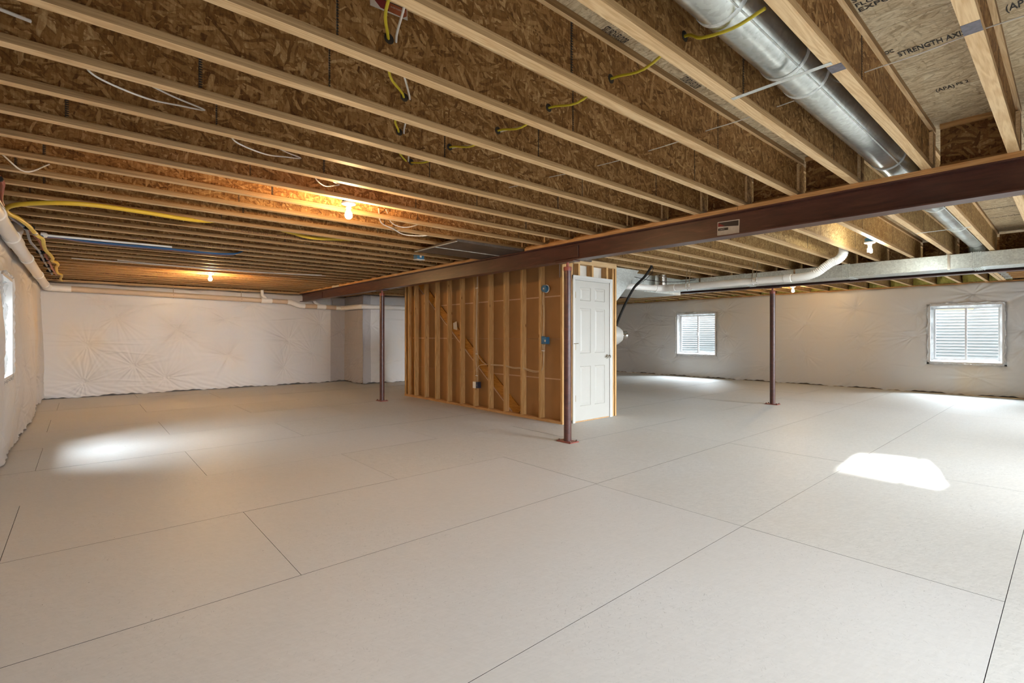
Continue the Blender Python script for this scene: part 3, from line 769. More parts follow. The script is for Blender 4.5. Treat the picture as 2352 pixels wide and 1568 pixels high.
# drywall seen from behind (brown paper), cut along the stair
def slope(y): return .043+(y-5.893)*.7565          # underside of stringer
MB().box(5.166, 5.178, 4.70, 9.14, .01, .612).build('wallboard', 'kraft', pt)
MB().box(5.166, 5.178, 4.70, 9.14, .614, 1.19).build('wallboard', 'kraft', pt)
MB().box(5.166, 5.178, 4.70, 9.14, 1.192, 1.81).build('wallboard', 'kraft', pt)
MB().box(5.166, 5.178, 4.70, 9.14, 1.812, 2.34).build('wallboard', 'kraft', pt)
st = MB(); st.prism([(5.86, .04), (8.78, slope(8.78)+.04), (8.60, 2.34), (8.2, 2.0), (5.72, .14), (5.66, .17), (5.62, .12), (5.72, .04)], 'x', 5.142, 5.160)
st.build('stair_stringer', 'osb_stringer', pt)
e = MB(); e.prism([(5.88, .02), (8.80, slope(8.80)+.0), (8.80, slope(8.80)+.022), (5.88, .045)], 'x', 5.140, 5.163); e.build('stringer_edge', 'kraft_edge', pt)
for (ya, yb, zz) in ((4.742, 8.0, 1.81), (4.742, 6.36, .612), (7.55, 9.1, 1.19)):
    MB().box(5.160, 5.1665, ya, yb, zz-.008, zz+.008).build('board_joint', 'kraft_edge', pt)
MB().prism([(7.38, 1.34), (7.50, 1.36), (7.51, 1.47), (7.40, 1.50)], 'x', 5.136, 5.1415).build('paper_scrap', 'label_white', pt)
# door wall (along x)
dw = MB().box(5.142, 5.237, 4.684, 4.79, .038, 2.27).build('wall_door_side', 'stud', kind='structure')
MB().box(5.09, 6.25, 4.682, 4.79, 2.27, 2.344).build('top_plate', 'stud_x', dw)
MB().box(6.212, 6.25, 4.684, 4.79, 0, 2.27).build('stud', 'stud', dw, bevel=.0015)
MB().box(6.165, 6.205, 4.70, 4.79, 0, 2.27).build('stud', 'stud', dw)
for a, b_ in ((5.366, 5.404), (5.668, 5.706), (6.01, 6.048)):
    MB().box(a, b_, 4.690, 4.79, 2.09, 2.27).build('cripple_stud', 'stud', dw, bevel=.001)
MB().box(5.237, 6.165, 4.695, 4.79, 2.055, 2.09).build('header', 'stud_x', dw)
MB().box(5.09, 6.25, 4.792, 4.804, 2.06, 2.344).build('wallboard', 'drywall', dw)
MB().box(6.119, 6.165, 4.71, 4.79, 0, 2.09).build('trimmer', 'drywall', dw)
# enclosure sides out of sight of the photograph
MB().box(6.238, 6.25, 4.80, 9.14, 0, 2.344).build('partition_side', 'drywall', kind='structure')
MB().box(5.18, 6.25, 9.128, 9.14, 0, 2.344).build('partition_end', 'drywall', kind='structure')
# door_1
door = empty('door_1', (5.286, 4.68, 0)); door['kind'] = 'structure'
W_, H0, H1 = .778, .016, 2.03
px = [(.105, .345), (.433, .673)]; pz = [(.225, .80), (.985, 1.635), (1.745, 1.935)]
xs_ = sorted({0, W_, *[v for p in px for v in p]}); zs_ = sorted({H0, H1, *[v+H0*0 for p in pz for v in p]})
mb = MB()
def in_panel(xm, zm): return any(a < xm < b_ for a, b_ in px) and any(a < zm < b_ for a, b_ in pz)
for a, b_ in zip(xs_[:-1], xs_[1:]):
    for c_, d_ in zip(zs_[:-1], zs_[1:]):
        if not in_panel((a+b_)/2, (c_+d_)/2): mb.quad((a, 0, c_), (b_, 0, c_), (b_, 0, d_), (a, 0, d_))
mb.quad((0, .035, H0), (0, .035, H1), (W_, .035, H1), (W_, .035, H0)); mb.quad((0, 0, H0), (0, 0, H1), (0, .035, H1), (0, .035, H0))
mb.quad((W_, 0, H0), (W_, .035, H0), (W_, .035, H1), (W_, 0, H1)); mb.quad((0, 0, H1), (W_, 0, H1), (W_, .035, H1), (0, .035, H1)); mb.quad((0, 0, H0), (0, .035, H0), (W_, .035, H0), (W_, 0, H0))
mb.build('door_slab', 'door_white', door)
for a, b_ in px:
    for c_, d_ in pz:
        m = MB(); rings = [(0, 0), (.008, .009), (.02, .010), (.045, .003)]
        for (i1, d1), (i2, d2) in zip(rings[:-1], rings[1:]):
            A = [(a+i1, d1, c_+i1), (b_-i1, d1, c_+i1), (b_-i1, d1, d_-i1), (a+i1, d1, d_-i1)]
            B = [(a+i2, d2, c_+i2), (b_-i2, d2, c_+i2), (b_-i2, d2, d_-i2), (a+i2, d2, d_-i2)]
            for k in range(4): m.quad(A[k], A[(k+1) % 4], B[(k+1) % 4], B[k])
        i2 = .045; m.quad((a+i2, .003, c_+i2), (b_-i2, .003, c_+i2), (b_-i2, .003, d_-i2), (a+i2, .003, d_-i2))
        m.build('raised_panel', 'door_white', door)
cs = MB()
prof = [(0, 0), (.0, -.010), (.012, -.016), (.03, -.014), (.044, -.018), (.056, -.018), (.056, 0)]
def casing_leg(xi, sgn, z0, z1):
    m = MB(); m.prism([(xi+sgn*u, v) for u, v in prof], 'z', z0, z1); return m.build('casing', 'casing', door)
casing_leg(-.006, -1, 0, 2.098); casing_leg(W_+.006, 1, 0, 2.098)
m = MB(); m.prism([(v, 2.042+u) for u, v in prof], 'x', -.062, W_+.062); m.build('casing', 'casing', door)
MB().box(-.012, -.003, .0, .1, 0, 2.05).build('jamb', 'casing', door); MB().box(W_+.003, W_+.012, .0, .1, 0, 2.05).build('jamb', 'casing', door)
MB().box(-.003, W_+.003, .0, .1, 2.034, 2.045).build('jamb', 'casing', door)
MB().box(0, W_, .005, .09, .0, .012).build('threshold', 'plate', door)
for z in (.345, 1.08, 1.82):
    m = MB(); m.lathe([(.006, -.045), (.006, .045)], (-.002, -.006, z), 10); m.box(-.004, .018, -.002, .001, z-.044, z+.044); h = m.build('hinge', 'brass', door)
    if z == 1.08:
        m = MB(); m.tube([(-.045, -.02, z+.048), (.05, -.02, z+.048)], .005, 8); m.tube([(-.002, -.006, z+.04), (-.002, -.02, z+.05)], .005, 8); m.build('door_stop', 'brass', h)
kn = MB().lathe([(.032, 0), (.032, -.006), (.012, -.012), (.011, -.035), (.026, -.045), (.029, -.058), (.02, -.068), (0, -.070)], (W_-.062, 0, .925), 20, 'y').build('door_knob', 'chrome', door, smooth=True)

# cables and boxes in the partition
def cable(name, label, cat, pts, r, m_, sub=6, group=None, n=8):
    return tag(MB().tube(crv(pts, sub), r, n).build(name, m_, None, smooth=True), label, cat, group)
X0 = 5.075
bx = thing('ceiling_box', 'round blue electrical box high on the stud partition beside column', 'electrical box', (5.06, 5.085, 1.923))
MB().lathe([(.0, 0), (.05, 0), (.052, .004), (.052, .05), (.045, .055)], (0, 0, 0), 20, 'x').build('box_body', 'blue_box', bx, smooth=True)
MB().box(-.004, -.001, -.012, .012, -.012, .012).build('sticker', 'label_white', bx); MB().lathe([(.06, .05), (.06, .056)], (0, 0, 0), 20, 'x').build('mud_ring', 'porcelain', bx)
bx = thing('switch_box', 'blue rectangular switch box at mid height on the stud partition', 'electrical box', (5.06, 5.085, 1.17))
MB().box(0, .07, -.05, .05, -.052, .05).build('box_body', 'blue_box', bx, bevel=.004); MB().box(-.002, .0, -.04, -.016, -.02, .01).build('sticker', 'label_white', bx)
MB().box(0, .06, .03, .05, .05, .06).build('cable_clamp', 'blue_box', bx)
bx = thing('outlet_box', 'dark outlet box with white cover plate low on a partition stud', 'electrical box', (5.035, 6.69, .402))
MB().box(.012, .085, -.036, .036, -.052, .052).build('box_body', 'dark_box', bx, bevel=.004)
MB().box(0, .012, .012, .085, -.055, .055).build('cover_plate', 'porcelain', bx, bevel=.002); MB().box(.01, .012, -.022, -.002, -.015, .008).build('sticker', 'ink_grey', bx)
for i in range(3):
    o = .012*i
    cable('electrical_cable', ['beige cable dropping down the stud to the outlet box', 'beige cable falling beside the stud then turning right through the studs', 'beige cable looping from the outlet stud to the studs at right'][i], 'cable',
      [[(X0, 6.70, 2.29), (X0, 6.715, 1.9), (X0, 6.73, 1.3), (X0, 6.73, .86), (X0, 6.715, .6), (X0+.01, 6.70, .452)],
       [(X0, 6.685, 2.29), (X0, 6.70, 1.9), (X0, 6.712, 1.3), (X0, 6.70, .96), (X0, 6.60, .83), (X0, 6.45, .765), (X0, 6.2, .755), (X0, 5.98, .755), (X0, 5.77, .73), (X0, 5.55, .735), (X0, 5.35, .70), (X0, 5.2, .705), (X0, 5.13, .74), (X0, 5.1, .85), (X0, 5.09, 1.0), (X0+.01, 5.085, 1.12)],
       [(X0, 6.705, .62), (X0, 6.70, .68), (X0, 6.62, .74), (X0, 6.45, .76), (X0, 6.2, .77), (X0, 5.98, .768), (X0, 5.77, .745), (X0, 5.55, .75), (X0, 5.35, .72), (X0, 5.2, .72), (X0, 5.115, .78), (X0, 5.11, 1.0), (X0, 5.125, 1.2), (X0, 5.115, 1.3), (X0, 5.10, 1.45), (X0, 5.10, 1.6), (X0, 5.118, 1.75), (X0, 5.10, 1.88)]][i],
      .0048, 'nm_cable', group=None)
for (yy, zz) in ((6.73, 2.05), (6.715, .99), (6.73, .56), (5.115, .99)):
    pass
sp_ = MB(); [sp_.box(5.068, 5.072, yy-.045, yy+.018, zz-.006, zz+.004) for yy, zz in ((6.72, 2.05), (6.735, .93), (6.725, .56), (5.12, 1.02))]
sp_.build('cable_strap', 'porcelain', pt)

# ================================================================== pipes along the walls
def coupling(parent, p, axis, r=.066, ln=.09, m_='pvc', nm='coupling'):
    return MB().lathe([(r-.004, -ln/2), (r, -ln/2+.004), (r, ln/2-.004), (r-.004, ln/2)], p, 24, axis).build(nm, m_, parent, smooth=True)
pl = thing('drain_pipe', 'long white plastic drain pipe along the top of the left wall', 'pipe', (-.49, 0, 2.165))
MB().tube([(0, -.5, .0), (0, 6.6, .0)], .0572, 24).build('pipe_run', 'pvc', pl, smooth=True)
MB().tube([(0, 6.9, .0), (0, 12.80, -.0)], .0572, 24).build('pipe_run', 'pvc', pl, smooth=True)
MB().tube([(0, 6.55, 0), (0, 7.0, 0)], .066, 24).build('wye_fitting', 'pvc', pl, smooth=True)
MB().tube(crv([(.0, 6.75, .02), (.0, 6.85, .09), (.0, 7.05, .16), (.0, 7.1, .30)]), .057, 20).build('branch', 'pvc', pl, smooth=True)
for yy in (5.4, 8.3, 10.4, 12.2): coupling(pl, (0, yy, 0), 'y')
pb = thing('drain_pipe', 'tan and white drain pipe hung along the top of the back wall', 'pipe', (0, 12.96, 2.15))
def seg_(a, b_, m_, nm='pipe_run', r=.0572): return MB().tube([a, b_], r, 24).build(nm, m_, pb, smooth=True)
seg_((-.30, 0, .005), (-.14, 0, .003), 'pvc', 'elbow', .066); MB().tube(crv([(-.49, -.20, .012), (-.488, -.08, .01), (-.44, -.01, .008), (-.34, 0, .006), (-.28, 0, .005)]), .063, 24).build('corner_elbow', 'pvc', pb, smooth=True); seg_((-.14, 0, .003), (3.28, 0, -.058), 'pvc_tan')
seg_((3.28, 0, -.058), (3.52, 0, -.062), 'pvc', 'tee', .066); seg_((3.52, 0, -.062), (3.92, 0, -.069), 'pvc_tan')
MB().tube(crv([(3.88, 0, -.068), (3.97, 0, -.075), (4.12, -.01, -.135), (4.24, -.01, -.152), (4.3, -.01, -.153)]), .064, 24).build('offset_bend', 'pvc', pb, smooth=True)
seg_((4.28, -.01, -.153), (4.62, -.01, -.158), 'pvc_tan'); seg_((4.6, -.01, -.158), (4.83, -.01, -.162), 'pvc', 'tee', .066); seg_((4.83, -.01, -.162), (5.12, -.01, -.17), 'pvc_tan')
MB().tube(crv([(5.1, -.01, -.17), (5.22, -.02, -.172), (5.27, -.1, -.175), (5.28, -.9, -.18), (5.33, -1.08, -.18), (5.45, -1.12, -.18), (6.9, -1.12, -.16)]), .06, 24).build('corner_run', 'pvc', pb, smooth=True)
MB().tube(crv([(3.40, -.0, -.03), (3.36, 0, .03), (3.31, 0, .07), (3.30, 0, .19)]), .036, 16).build('branch', 'pvc', pb, smooth=True)
MB().tube(crv([(4.72, -.0, -.14), (4.62, 0, -.09), (4.55, 0, -.04), (4.52, 0, .04)]), .036, 16).build('branch', 'pvc', pb, smooth=True)
for xx, zz in ((1.52, -.028), (2.85, -.05), (5.02, -.165)):
    MB().tube([(xx, 0, zz-.062), (xx, -.062, zz), (xx, 0, zz+.062), (xx, 0, zz+.19)], .006, 6).build('pipe_hanger', 'brass', pb)

# yellow gas tubing
cable('gas_tubing', 'thick yellow flexible gas tubing looping from left wall across the joists', 'pipe',
   [(-.27, 12.9, 2.30), (-.28, 12.2, 2.27), (-.25, 11.6, 2.29), (-.29, 11.0, 2.27), (-.28, 10.2, 2.28), (-.25, 9.75, 2.27), (-.26, 9.45, 2.27), (-.295, 9.2, 2.26), (-.28, 8.9, 2.26), (-.29, 8.5, 2.255), (-.312, 8.05, 2.25), (-.312, 7.6, 2.25), (-.303, 7.15, 2.255), (-.33, 6.92, 2.25), (-.34, 6.80, 2.25)], .018, 'yellow_pipe', 10, n=12)
cable('gas_tubing', 'yellow gas tubing bending sharply near the white pipe then crossing the joists', 'pipe',
   [(-.343, 6.70, 2.25), (-.36, 6.38, 2.25), (-.385, 6.14, 2.25), (-.41, 5.97, 2.25), (-.447, 5.82, 2.25), (-.458, 5.70, 2.25), (-.445, 5.59, 2.252), (-.38, 5.45, 2.262), (-.22, 5.33, 2.28), (-.04, 5.28, 2.297), (.15, 5.30, 2.31), (.45, 5.38, 2.32), (.75, 5.48, 2.33), (.95, 5.58, 2.36), (1.15, 5.66, 2.42), (1.45, 5.70, 2.42), (1.75, 5.72, 2.38), (2.0, 5.76, 2.36), (2.4, 5.80, 2.40), (2.8, 5.82, 2.45)], .018, 'yellow_pipe', 8, n=12)
MB_ = MB().lathe([(.016, -.03), (.022, -.028), (.022, .0), (.027, .002), (.027, .02), (.02, .022), (.018, .04)], (-.342, 6.745, 2.25), 8, 'y')
tag(MB_.build('gas_fitting', 'brass', None, smooth=True), 'brass fitting joining the two yellow gas tubes near left wall', 'fitting')
# pex bundles on the left
cable('pex_tube', 'dull red water tube curving down at the left edge of ceiling', 'pipe', [(-.47, 4.2, 2.36), (-.44, 4.45, 2.30), (-.40, 4.75, 2.28), (-.43, 5.1, 2.285), (-.475, 5.6, 2.30), (-.475, 6.1, 2.305), (-.43, 6.5, 2.305), (-.40, 6.9, 2.305), (-.37, 7.3, 2.305), (-.35, 7.8, 2.30), (-.35, 8.6, 2.285), (-.33, 9.6, 2.26), (-.33, 10.4, 2.27), (-.31, 11.3, 2.27)], .0135, 'red_pex')
cable('pex_tube', 'grey blue water tube hanging beside the red tube at left', 'pipe', [(-.47, 4.3, 2.34), (-.455, 4.8, 2.25), (-.46, 5.4, 2.24), (-.45, 6.0, 2.25), (-.41, 6.4, 2.26), (-.40, 6.8, 2.27), (-.40, 7.2, 2.23), (-.38, 7.6, 2.22), (-.375, 8.2, 2.25), (-.375, 9.2, 2.25), (-.37, 10.2, 2.26), (-.36, 11.2, 2.26)], .012, 'grey_pex')
for i, (yy) in enumerate((4.62, 6.5, 8.35, 9.15, 9.9, 10.7)):
    o = MB().lathe([(.042, -.014), (.045, -.012), (.045, .012), (.042, .014)], (-.37 if i else -.425, yy, 2.262), 12, 'y').build('pipe_clip', 'black_cable', None)
    o.scale = (1, 1, .55); o.location.z = 2.262*.45
    tag(o, ['black strap round the red tube at the very left edge of the ceiling', 'black strap just before the brass gas fitting by the left wall', 'black strap just beyond the brass gas fitting by the left wall',
            'third black strap from the back wall on the red and grey tubes', 'second black strap from the back wall on the red and grey tubes', 'black strap nearest the back wall on the red and grey tubes'][i], 'strap', 'black pipe straps')
bays = [(-.30, 'blue_pex', 'blue water tubes strung side by side in a joist bay', 7.62), ]
for i in range(4):
    yo = 7.45+.035*i; m_ = ['blue_pex', 'blue_pex', 'red_pex', 'grey_pex'][i]
    cable('pex_tube', ['blue tube nearest the white capped pipe, under the far joists', 'blue tube between another blue tube and the dark red one', 'dark red tube between the blue tubes and the grey tube', 'grey tube on the far side of the blue bundle'][i], 'pipe',
      [(-.36, 7.3+.03*i, 2.30), (-.2, 7.42+.03*i, 2.335), (.1, yo, 2.322), (.5, yo+.01*math.sin(i*2), 2.322), (.9, yo-.01, 2.322), (1.25, yo, 2.32), (1.45, yo+.01, 2.33), (1.6, yo+.04, 2.36), (1.72, yo+.06, 2.44)], .0115, m_)
wp_ = thing('water_pipe', 'straight white plastic pipe with a capped end under joists at left', 'pipe', (-.3, 7.36, 2.33))
MB().tube([(0, 0, 0), (1.15, .02, .01)], .012, 16).build('pipe_run', 'pvc', wp_, smooth=True)
MB().lathe([(0, -.03), (.026, -.026), (.03, -.0), (.026, .02), (.013, .03)], (0, 0, 0), 16, 'x').build('end_cap', 'pvc', wp_, smooth=True)
# striped wires running under the far joists
cable('data_cable', 'white cable stapled under the far joists toward the beam', 'cable', [(-.1, 9.4, 2.34), (.7, 9.35, 2.335), (1.3, 9.42, 2.34), (2.0, 9.4, 2.335), (2.7, 9.3, 2.34), (3.4, 9.1, 2.34)], .006, 'white_cable')
cable('data_cable', 'grey cable beside the white one under the far joists', 'cable', [(.4, 9.2, 2.34), (1.0, 9.28, 2.335), (1.8, 9.3, 2.34), (2.6, 9.22, 2.335), (3.3, 9.02, 2.34)], .006, 'white_cable')

# cables through the joist webs: bored holes at z 2.46
WZ = 2.462
def web_y(k): return y1(k)
def hang(label, nm, cat, pts, r, m_, grp=None): return cable(nm, label, cat, pts, r, m_, 5, grp)
# yellow + white pair
for i, (m_, o, lb) in enumerate((('yellow_cable', 0, 'yellow electrical cable threaded through the joist webs from near duct'), ('white_cable', .02, 'white cable running beside the yellow one through the joist webs'))):
    pts = []
    seq = [(1, 1.9 if i == 0 else 1.9), (2, 1.856), (3, 1.899), (4, 1.89), (5, 1.871), (6, 1.80), (7, 1.748)]
    if i == 1: seq = seq[3:]
    if i == 0: seq = seq[1:]
    for a, b_ in zip(seq[:-1], seq[1:]):
        pts.append((a[1]+o, web_y(a[0]), WZ)); pts.append(((a[1]+b_[1])/2+o, (web_y(a[0])+web_y(b_[0]))/2, WZ-.022-(.02 if i == 0 else .005)))
    pts.append((seq[-1][1]+o, web_y(7)+.02, WZ))
    if i == 0: pts = [(1.765, .70, 2.361), (1.785, .82, 2.358), (1.82, .96, 2.40)]+pts
    hang(lb, 'electrical_cable', 'cable', pts, .0062 if i == 0 else .005, m_)
for i, (m_, o, lb) in enumerate((('yellow_cable', 0, 'yellow cable curling through joist webs near the torn red label'), ('white_cable', .035, 'white cable crossing joists just right of the curling yellow cable'))):
    seq = [(3, .80), (4, .955), (5, 1.249), (6, 1.438), (7, 1.73)]; pts = []
    for a, b_ in zip(seq[:-1], seq[1:]):
        pts.append((a[1]+o*(0 if i == 0 else 1), web_y(a[0]), WZ)); s_ = .03 if i == 0 else -.0
        pts.append(((a[1]+b_[1])/2+o-s_*1.2, (web_y(a[0])+web_y(b_[0]))/2, WZ-s_))
    pts.append((seq[-1][1]+o*.3, web_y(7)+.02, WZ)); hang(lb, 'electrical_cable', 'cable', pts, .0062 if i == 0 else .005, m_)
hm = MB()
for k, x in ((2, 1.856), (3, 1.899), (4, 1.89), (5, 1.871), (6, 1.80), (7, 1.748), (4, .955), (5, 1.249), (6, 1.438)):
    o = MB().lathe([(.022, -.0002), (.022, .0006)], (x, web_y(k)-.0063, WZ), 14, 'y').build('bored_hole', 'ink', ceil_o)
# thin white wire straight across the bays
pts = []
xs2 = {-1: 2.70, 0: 2.71, 1: 2.74, 2: 2.80, 3: 2.81, 4: 2.829, 5: 2.80, 6: 2.72, 7: 2.66, 8: 2.62}
for k in range(-1, 8):
    pts.append((xs2[k], web_y(k), WZ)); pts.append(((xs2[k]+xs2[k+1])/2, web_y(k)+.2, WZ-.006))
cable('thermostat_wire', 'thin white wire running straight through the joists between cable and beam', 'cable', pts, .0026, 'white_cable', 3, n=6)
# drooping loops below joist bottoms
def loop(k, xa, xb, xend, label, sag=.0):
    yb_ = web_y(k); yf = web_y(k)-.4055+.03
    return cable('thermostat_wire', label, 'cable', [(xa, yf, ZJ+.04), (xa+.05, yf+.04, ZJ-.002), (xa+(xend-xa)*.45, yf+.17, ZJ+.012-sag), (xa+(xend-xa)*.75, yf+.28, ZJ+.06), (xend, yb_-.008, 2.45), (xb+(xend-xb)*.5, yf+.2, 2.41), (xb, yf+.03, ZJ+.035)], .0042, 'white_cable', 8, 'drooping white wire loops', n=6)
loop(7, .0, .18, .50, 'drooping white wire loop below the joists at upper left, the longest')
loop(8, .62, .84, 1.13, 'drooping white wire loop left of the glowing bulb, below a notched joist')
loop(9, 1.22, 1.34, 1.56, 'short white wire loop just above and left of the glowing bulb')
cable('thermostat_wire', 'white cable end poking from the joist at the top left corner', 'cable', [(-.5, web_y(6)-.22, 2.43), (-.3, web_y(6)-.1, 2.44), (-.147, web_y(6)-.007, 2.46)], .007, 'white_cable', 6)
cable('thermostat_wire', 'white wire curl beside the black gap at the left edge', 'cable', [(-.38, web_y(10)+.1, 2.38), (-.28, web_y(10)+.3, 2.33), (-.165, web_y(11)-.01, 2.43)], .005, 'white_cable', 6)
cable('electrical_cable', 'white cable sagging under the joists right of the glowing bulb', 'cable', [(2.05, 4.2, 2.40), (2.2, 4.45, 2.34), (2.4, 4.6, 2.335), (2.62, 4.75, 2.325), (2.85, 4.72, 2.34), (3.0, 4.72, 2.40)], .0055, 'white_cable', 8)
cable('electrical_cable', 'second white cable looping right of the glowing bulb, the shorter', 'cable', [(2.15, 4.25, 2.42), (2.3, 4.42, 2.345), (2.5, 4.5, 2.345), (2.7, 4.48, 2.42)], .0045, 'white_cable', 8)

# wood knocked-out notch, blue box and hangers under ceiling
bb = thing('junction_box', 'bright blue junction box mounted under joists near the dark duct', 'electrical box', (3.53, 5.998, 2.335))
MB().box(-.055, .055, -.05, .05, -.04, .03).build('box_body', 'blue_box', bb, bevel=.004)
MB().box(-.062, .062, -.055, .055, -.048, -.041).build('cover_plate', 'porcelain', bb, bevel=.002); MB().box(-.014, .014, -.0515, -.05, -.018, .012).build('sticker', 'label_white', bb)

# ------------------------------------------------------------------ lamp holders with bulbs
def lamp(loc, label, kind='bulb', m_='bulb', power=0):
    r = thing('ceiling_lamp', label, 'lamp', loc, 'bare bulb lamp holders on the joists')
    MB().lathe([(.05, .055), (.05, .012)], n=20).build('ceiling_box', 'blue_box', r, smooth=True)
    MB().lathe([(.057, .012), (.058, .006), (.055, -.002), (.036, -.010), (.024, -.016), (.022, -.034), (.0, -.034)], n=28).build('lamp_holder', 'porcelain', r, smooth=True)
    if kind == 'bulb':
        MB().lathe([(.013, -.034), (.014, -.046), (.018, -.058), (.026, -.074), (.030, -.090), (.029, -.102), (.022, -.115), (.011, -.122), (0, -.124)], n=24).build('bulb', m_, r, smooth=True)
    else:
        MB().lathe([(.013, -.034), (.02, -.04), (.021, -.062), (.013, -.066)], n=20).build('bulb_base', 'porcelain', r, smooth=True)
        pts = [(.02*math.cos(t), .02*math.sin(t), -.070-.045*t/(6*PI)) for t in np.linspace(0, 6*PI, 60)]
        MB().tube(pts, .0058, 8).build('bulb', m_, r, smooth=True)
    return r
lamp((1.68, 3.99, 2.335), 'glowing bulb in white porcelain holder below the middle of left joists')
lamp((1.73, 10.12, 2.335), 'glowing bulb close to the back wall, above the tan pipe', m_='bulb_far')
lamp((7.02, 1.60, 2.335), 'spiral fluorescent bulb on white holder above the trunk duct', 'cfl', 'cfl')
lamp((12.05, 4.18, 2.335), 'glowing bulb beyond the duct near the top of the window wall', m_='bulb_wall')

# ================================================================== ducts
rd = thing('round_duct', 'silver round duct lying between the joists at upper right', 'duct', (0, 0, 0), 'silver duct work')
YD, ZD, RD = .845, 2.475, .102
for i, (a, b_) in enumerate(((.9, 1.76), (1.745, 2.335), (2.325, 2.59), (2.575, 4.15), (4.13, 5.9), (5.88, 7.2), (7.18, 8.62))):
    MB().tube([(a, YD, ZD), (b_, YD, ZD)], RD-(.0015 if i % 2 else 0), 40).build('duct_section', 'galv_round', rd, smooth=True)
for xx in (1.752, 2.33, 2.585, 4.14, 5.89, 7.19):
    MB().lathe([(RD+.0005, -.012), (RD+.004, -.006), (RD+.004, .006), (RD+.0005, .012)], (xx, YD, ZD), 40, 'x').build('crimped_joint', 'galv', rd, smooth=True)
MB().box(.9, 8.62, YD-RD*.62-.004, YD-RD*.62+.004, ZD-RD*.80, ZD-RD*.78).build('lock_seam', 'galv', rd)
MB().tube(crv([(8.55, YD, ZD), (8.78, YD, ZD), (8.95, YD, ZD-.05), (9.0, YD, ZD-.16)]), RD, 32).build('elbow', 'galv_round', rd, smooth=True)
def strap(x, ya, yb, label):
    m = MB(); m.box(x-.013, x+.013, ya, yb, ZJ-.0022, ZJ-.0008); m.box(x-.013, x+.013, ya-.0, ya+.001, ZJ-.002, ZJ+.03)
    tag(m.build('hanger_strap', 'galv', None), label, 'strap')
strap(2.29, y1(1)+.0, y1(2)+.0, 'metal strap crossing under the round duct between two joists')
strap(6.80, .70, 1.13, 'metal strap under the round duct just beyond the first beam')
tr = thing('trunk_duct', 'long rectangular silver trunk duct hung beneath the joists beside beam', 'duct', (0, 0, 0), 'silver duct work')
ysx = [-3.0, -.9, .86, 2.325, 3.9, 5.5]
for a, b_ in zip(ysx[:-1], ysx[1:]):
    MB().box(8.86, 9.30, a+.002, b_-.002, 2.14, 2.335).build('duct_section', 'galv', tr, bevel=.003)
for yy in (.86, 2.325, 3.9):
    m = MB()
    for o in (-.045, -.02, 0, .02, .045): m.box(8.853, 9.307, yy+o-.007, yy+o+.007, 2.133, 2.341)
    m.build('drive_cleat', 'galv', tr)
for yy in (1.13, 3.05, 4.7): MB().box(8.851, 8.858, yy-.014, yy+.014, 2.13, 2.34).build('duct_strap', 'chrome', tr)
MB().prism([(8.86, 2.14), (9.30, 2.14), (9.30, 2.335), (8.86, 2.335)], 'y', 5.5, 5.9).build('duct_section', 'galv', tr)
sp2 = thing('supply_plenum', 'wide galvanised plenum behind the white vent pipe', 'duct', (0, 0, 0), 'silver duct work')
MB().box(6.95, 8.855, 5.10, 6.1, 2.03, 2.34).build('plenum_box', 'galv', sp2, bevel=.004)
for xx in (7.25, 7.6, 8.45): MB().box(xx-.01, xx+.01, 5.092, 5.099, 2.03, 2.34).build('drive_cleat', 'galv', sp2)
MB().lathe([(.105, 0), (.105, .07), (.11, .075), (.11, .085), (.105, .09), (.105, .15), (.111, .155), (.111, .165), (.105, .17), (.105, .20)], (7.93, 4.96, 2.135), 28).build('round_collar', 'chrome', sp2, smooth=True)
rt = thing('return_duct', 'pale sloping sheet metal duct at right of the door framing', 'duct', (0, 0, 0), 'silver duct work')
MB().prism([(6.30, 2.338), (7.10, 2.338), (6.56, 1.86), (6.47, 1.79), (6.30, 1.70)], 'y', 4.855, 4.90).build('sloped_section', 'galv', rt)
MB().prism([(6.30, 2.338), (6.55, 2.338), (6.50, 1.86), (6.47, 1.79), (6.30, 1.70)], 'y', 4.90, 5.45).build('duct_body', 'galv', rt)
pn = thing('flat_duct', 'flat dark sheet metal duct panel under joists at the beam', 'duct', (0, 0, 0), 'silver duct work')
MB().box(3.22, 5.6, 4.635, 5.10, 2.3125, 2.343).build('duct_panel', 'galv_shaded', pn, bevel=.002)
MB().box(3.25, 5.6, 5.105, 5.545, 2.3125, 2.343).build('duct_panel', 'galv_shaded', pn, bevel=.002)
MB().box(3.22, 4.25, 5.095, 5.112, 2.3075, 2.3125).build('drive_cleat', 'galv', pn)
MB().box(3.20, 3.225, 4.63, 5.55, 2.3075, 2.3125).build('drive_cleat', 'galv', pn)
# white vent pipe with flexible elbow
vp = thing('vent_pipe', 'white plastic vent pipe strapped in front of the trunk duct', 'pipe', (0, 0, 0))
VX, VZ = 7.65, 2.063
MB().tube([(VX, 2.62, VZ), (VX, 4.62, VZ)], .052, 24).build('pipe_run', 'pvc', vp, smooth=True)
MB().tube(crv([(VX, 4.60, VZ), (VX-.005, 4.70, VZ), (VX-.05, 4.77, VZ), (VX-.16, 4.80, VZ)]), .06, 24).build('elbow', 'pvc', vp, smooth=True)
MB().tube([(VX-.14, 4.795, VZ), (6.62, 4.97, VZ)], .052, 24).build('pipe_run', 'pvc', vp, smooth=True)
pe = crv([(VX, 2.66, VZ), (VX, 2.50, VZ+.005), (VX+.005, 2.36, VZ+.045), (VX+.01, 2.26, VZ+.115), (VX+.02, 2.18, VZ+.17), (VX+.04, 2.11, VZ+.20), (VX+.08, 2.06, VZ+.28), (VX+.1, 2.06, VZ+.42)], 10)
MB().tube(pe, [.053+.005*(i % 2) for i in range(len(pe))], 24).build('flexible_elbow', 'pvc', vp, smooth=True)
for yy in (2.72, 4.55): coupling(vp, (VX, yy, VZ), 'y', .06, .10)
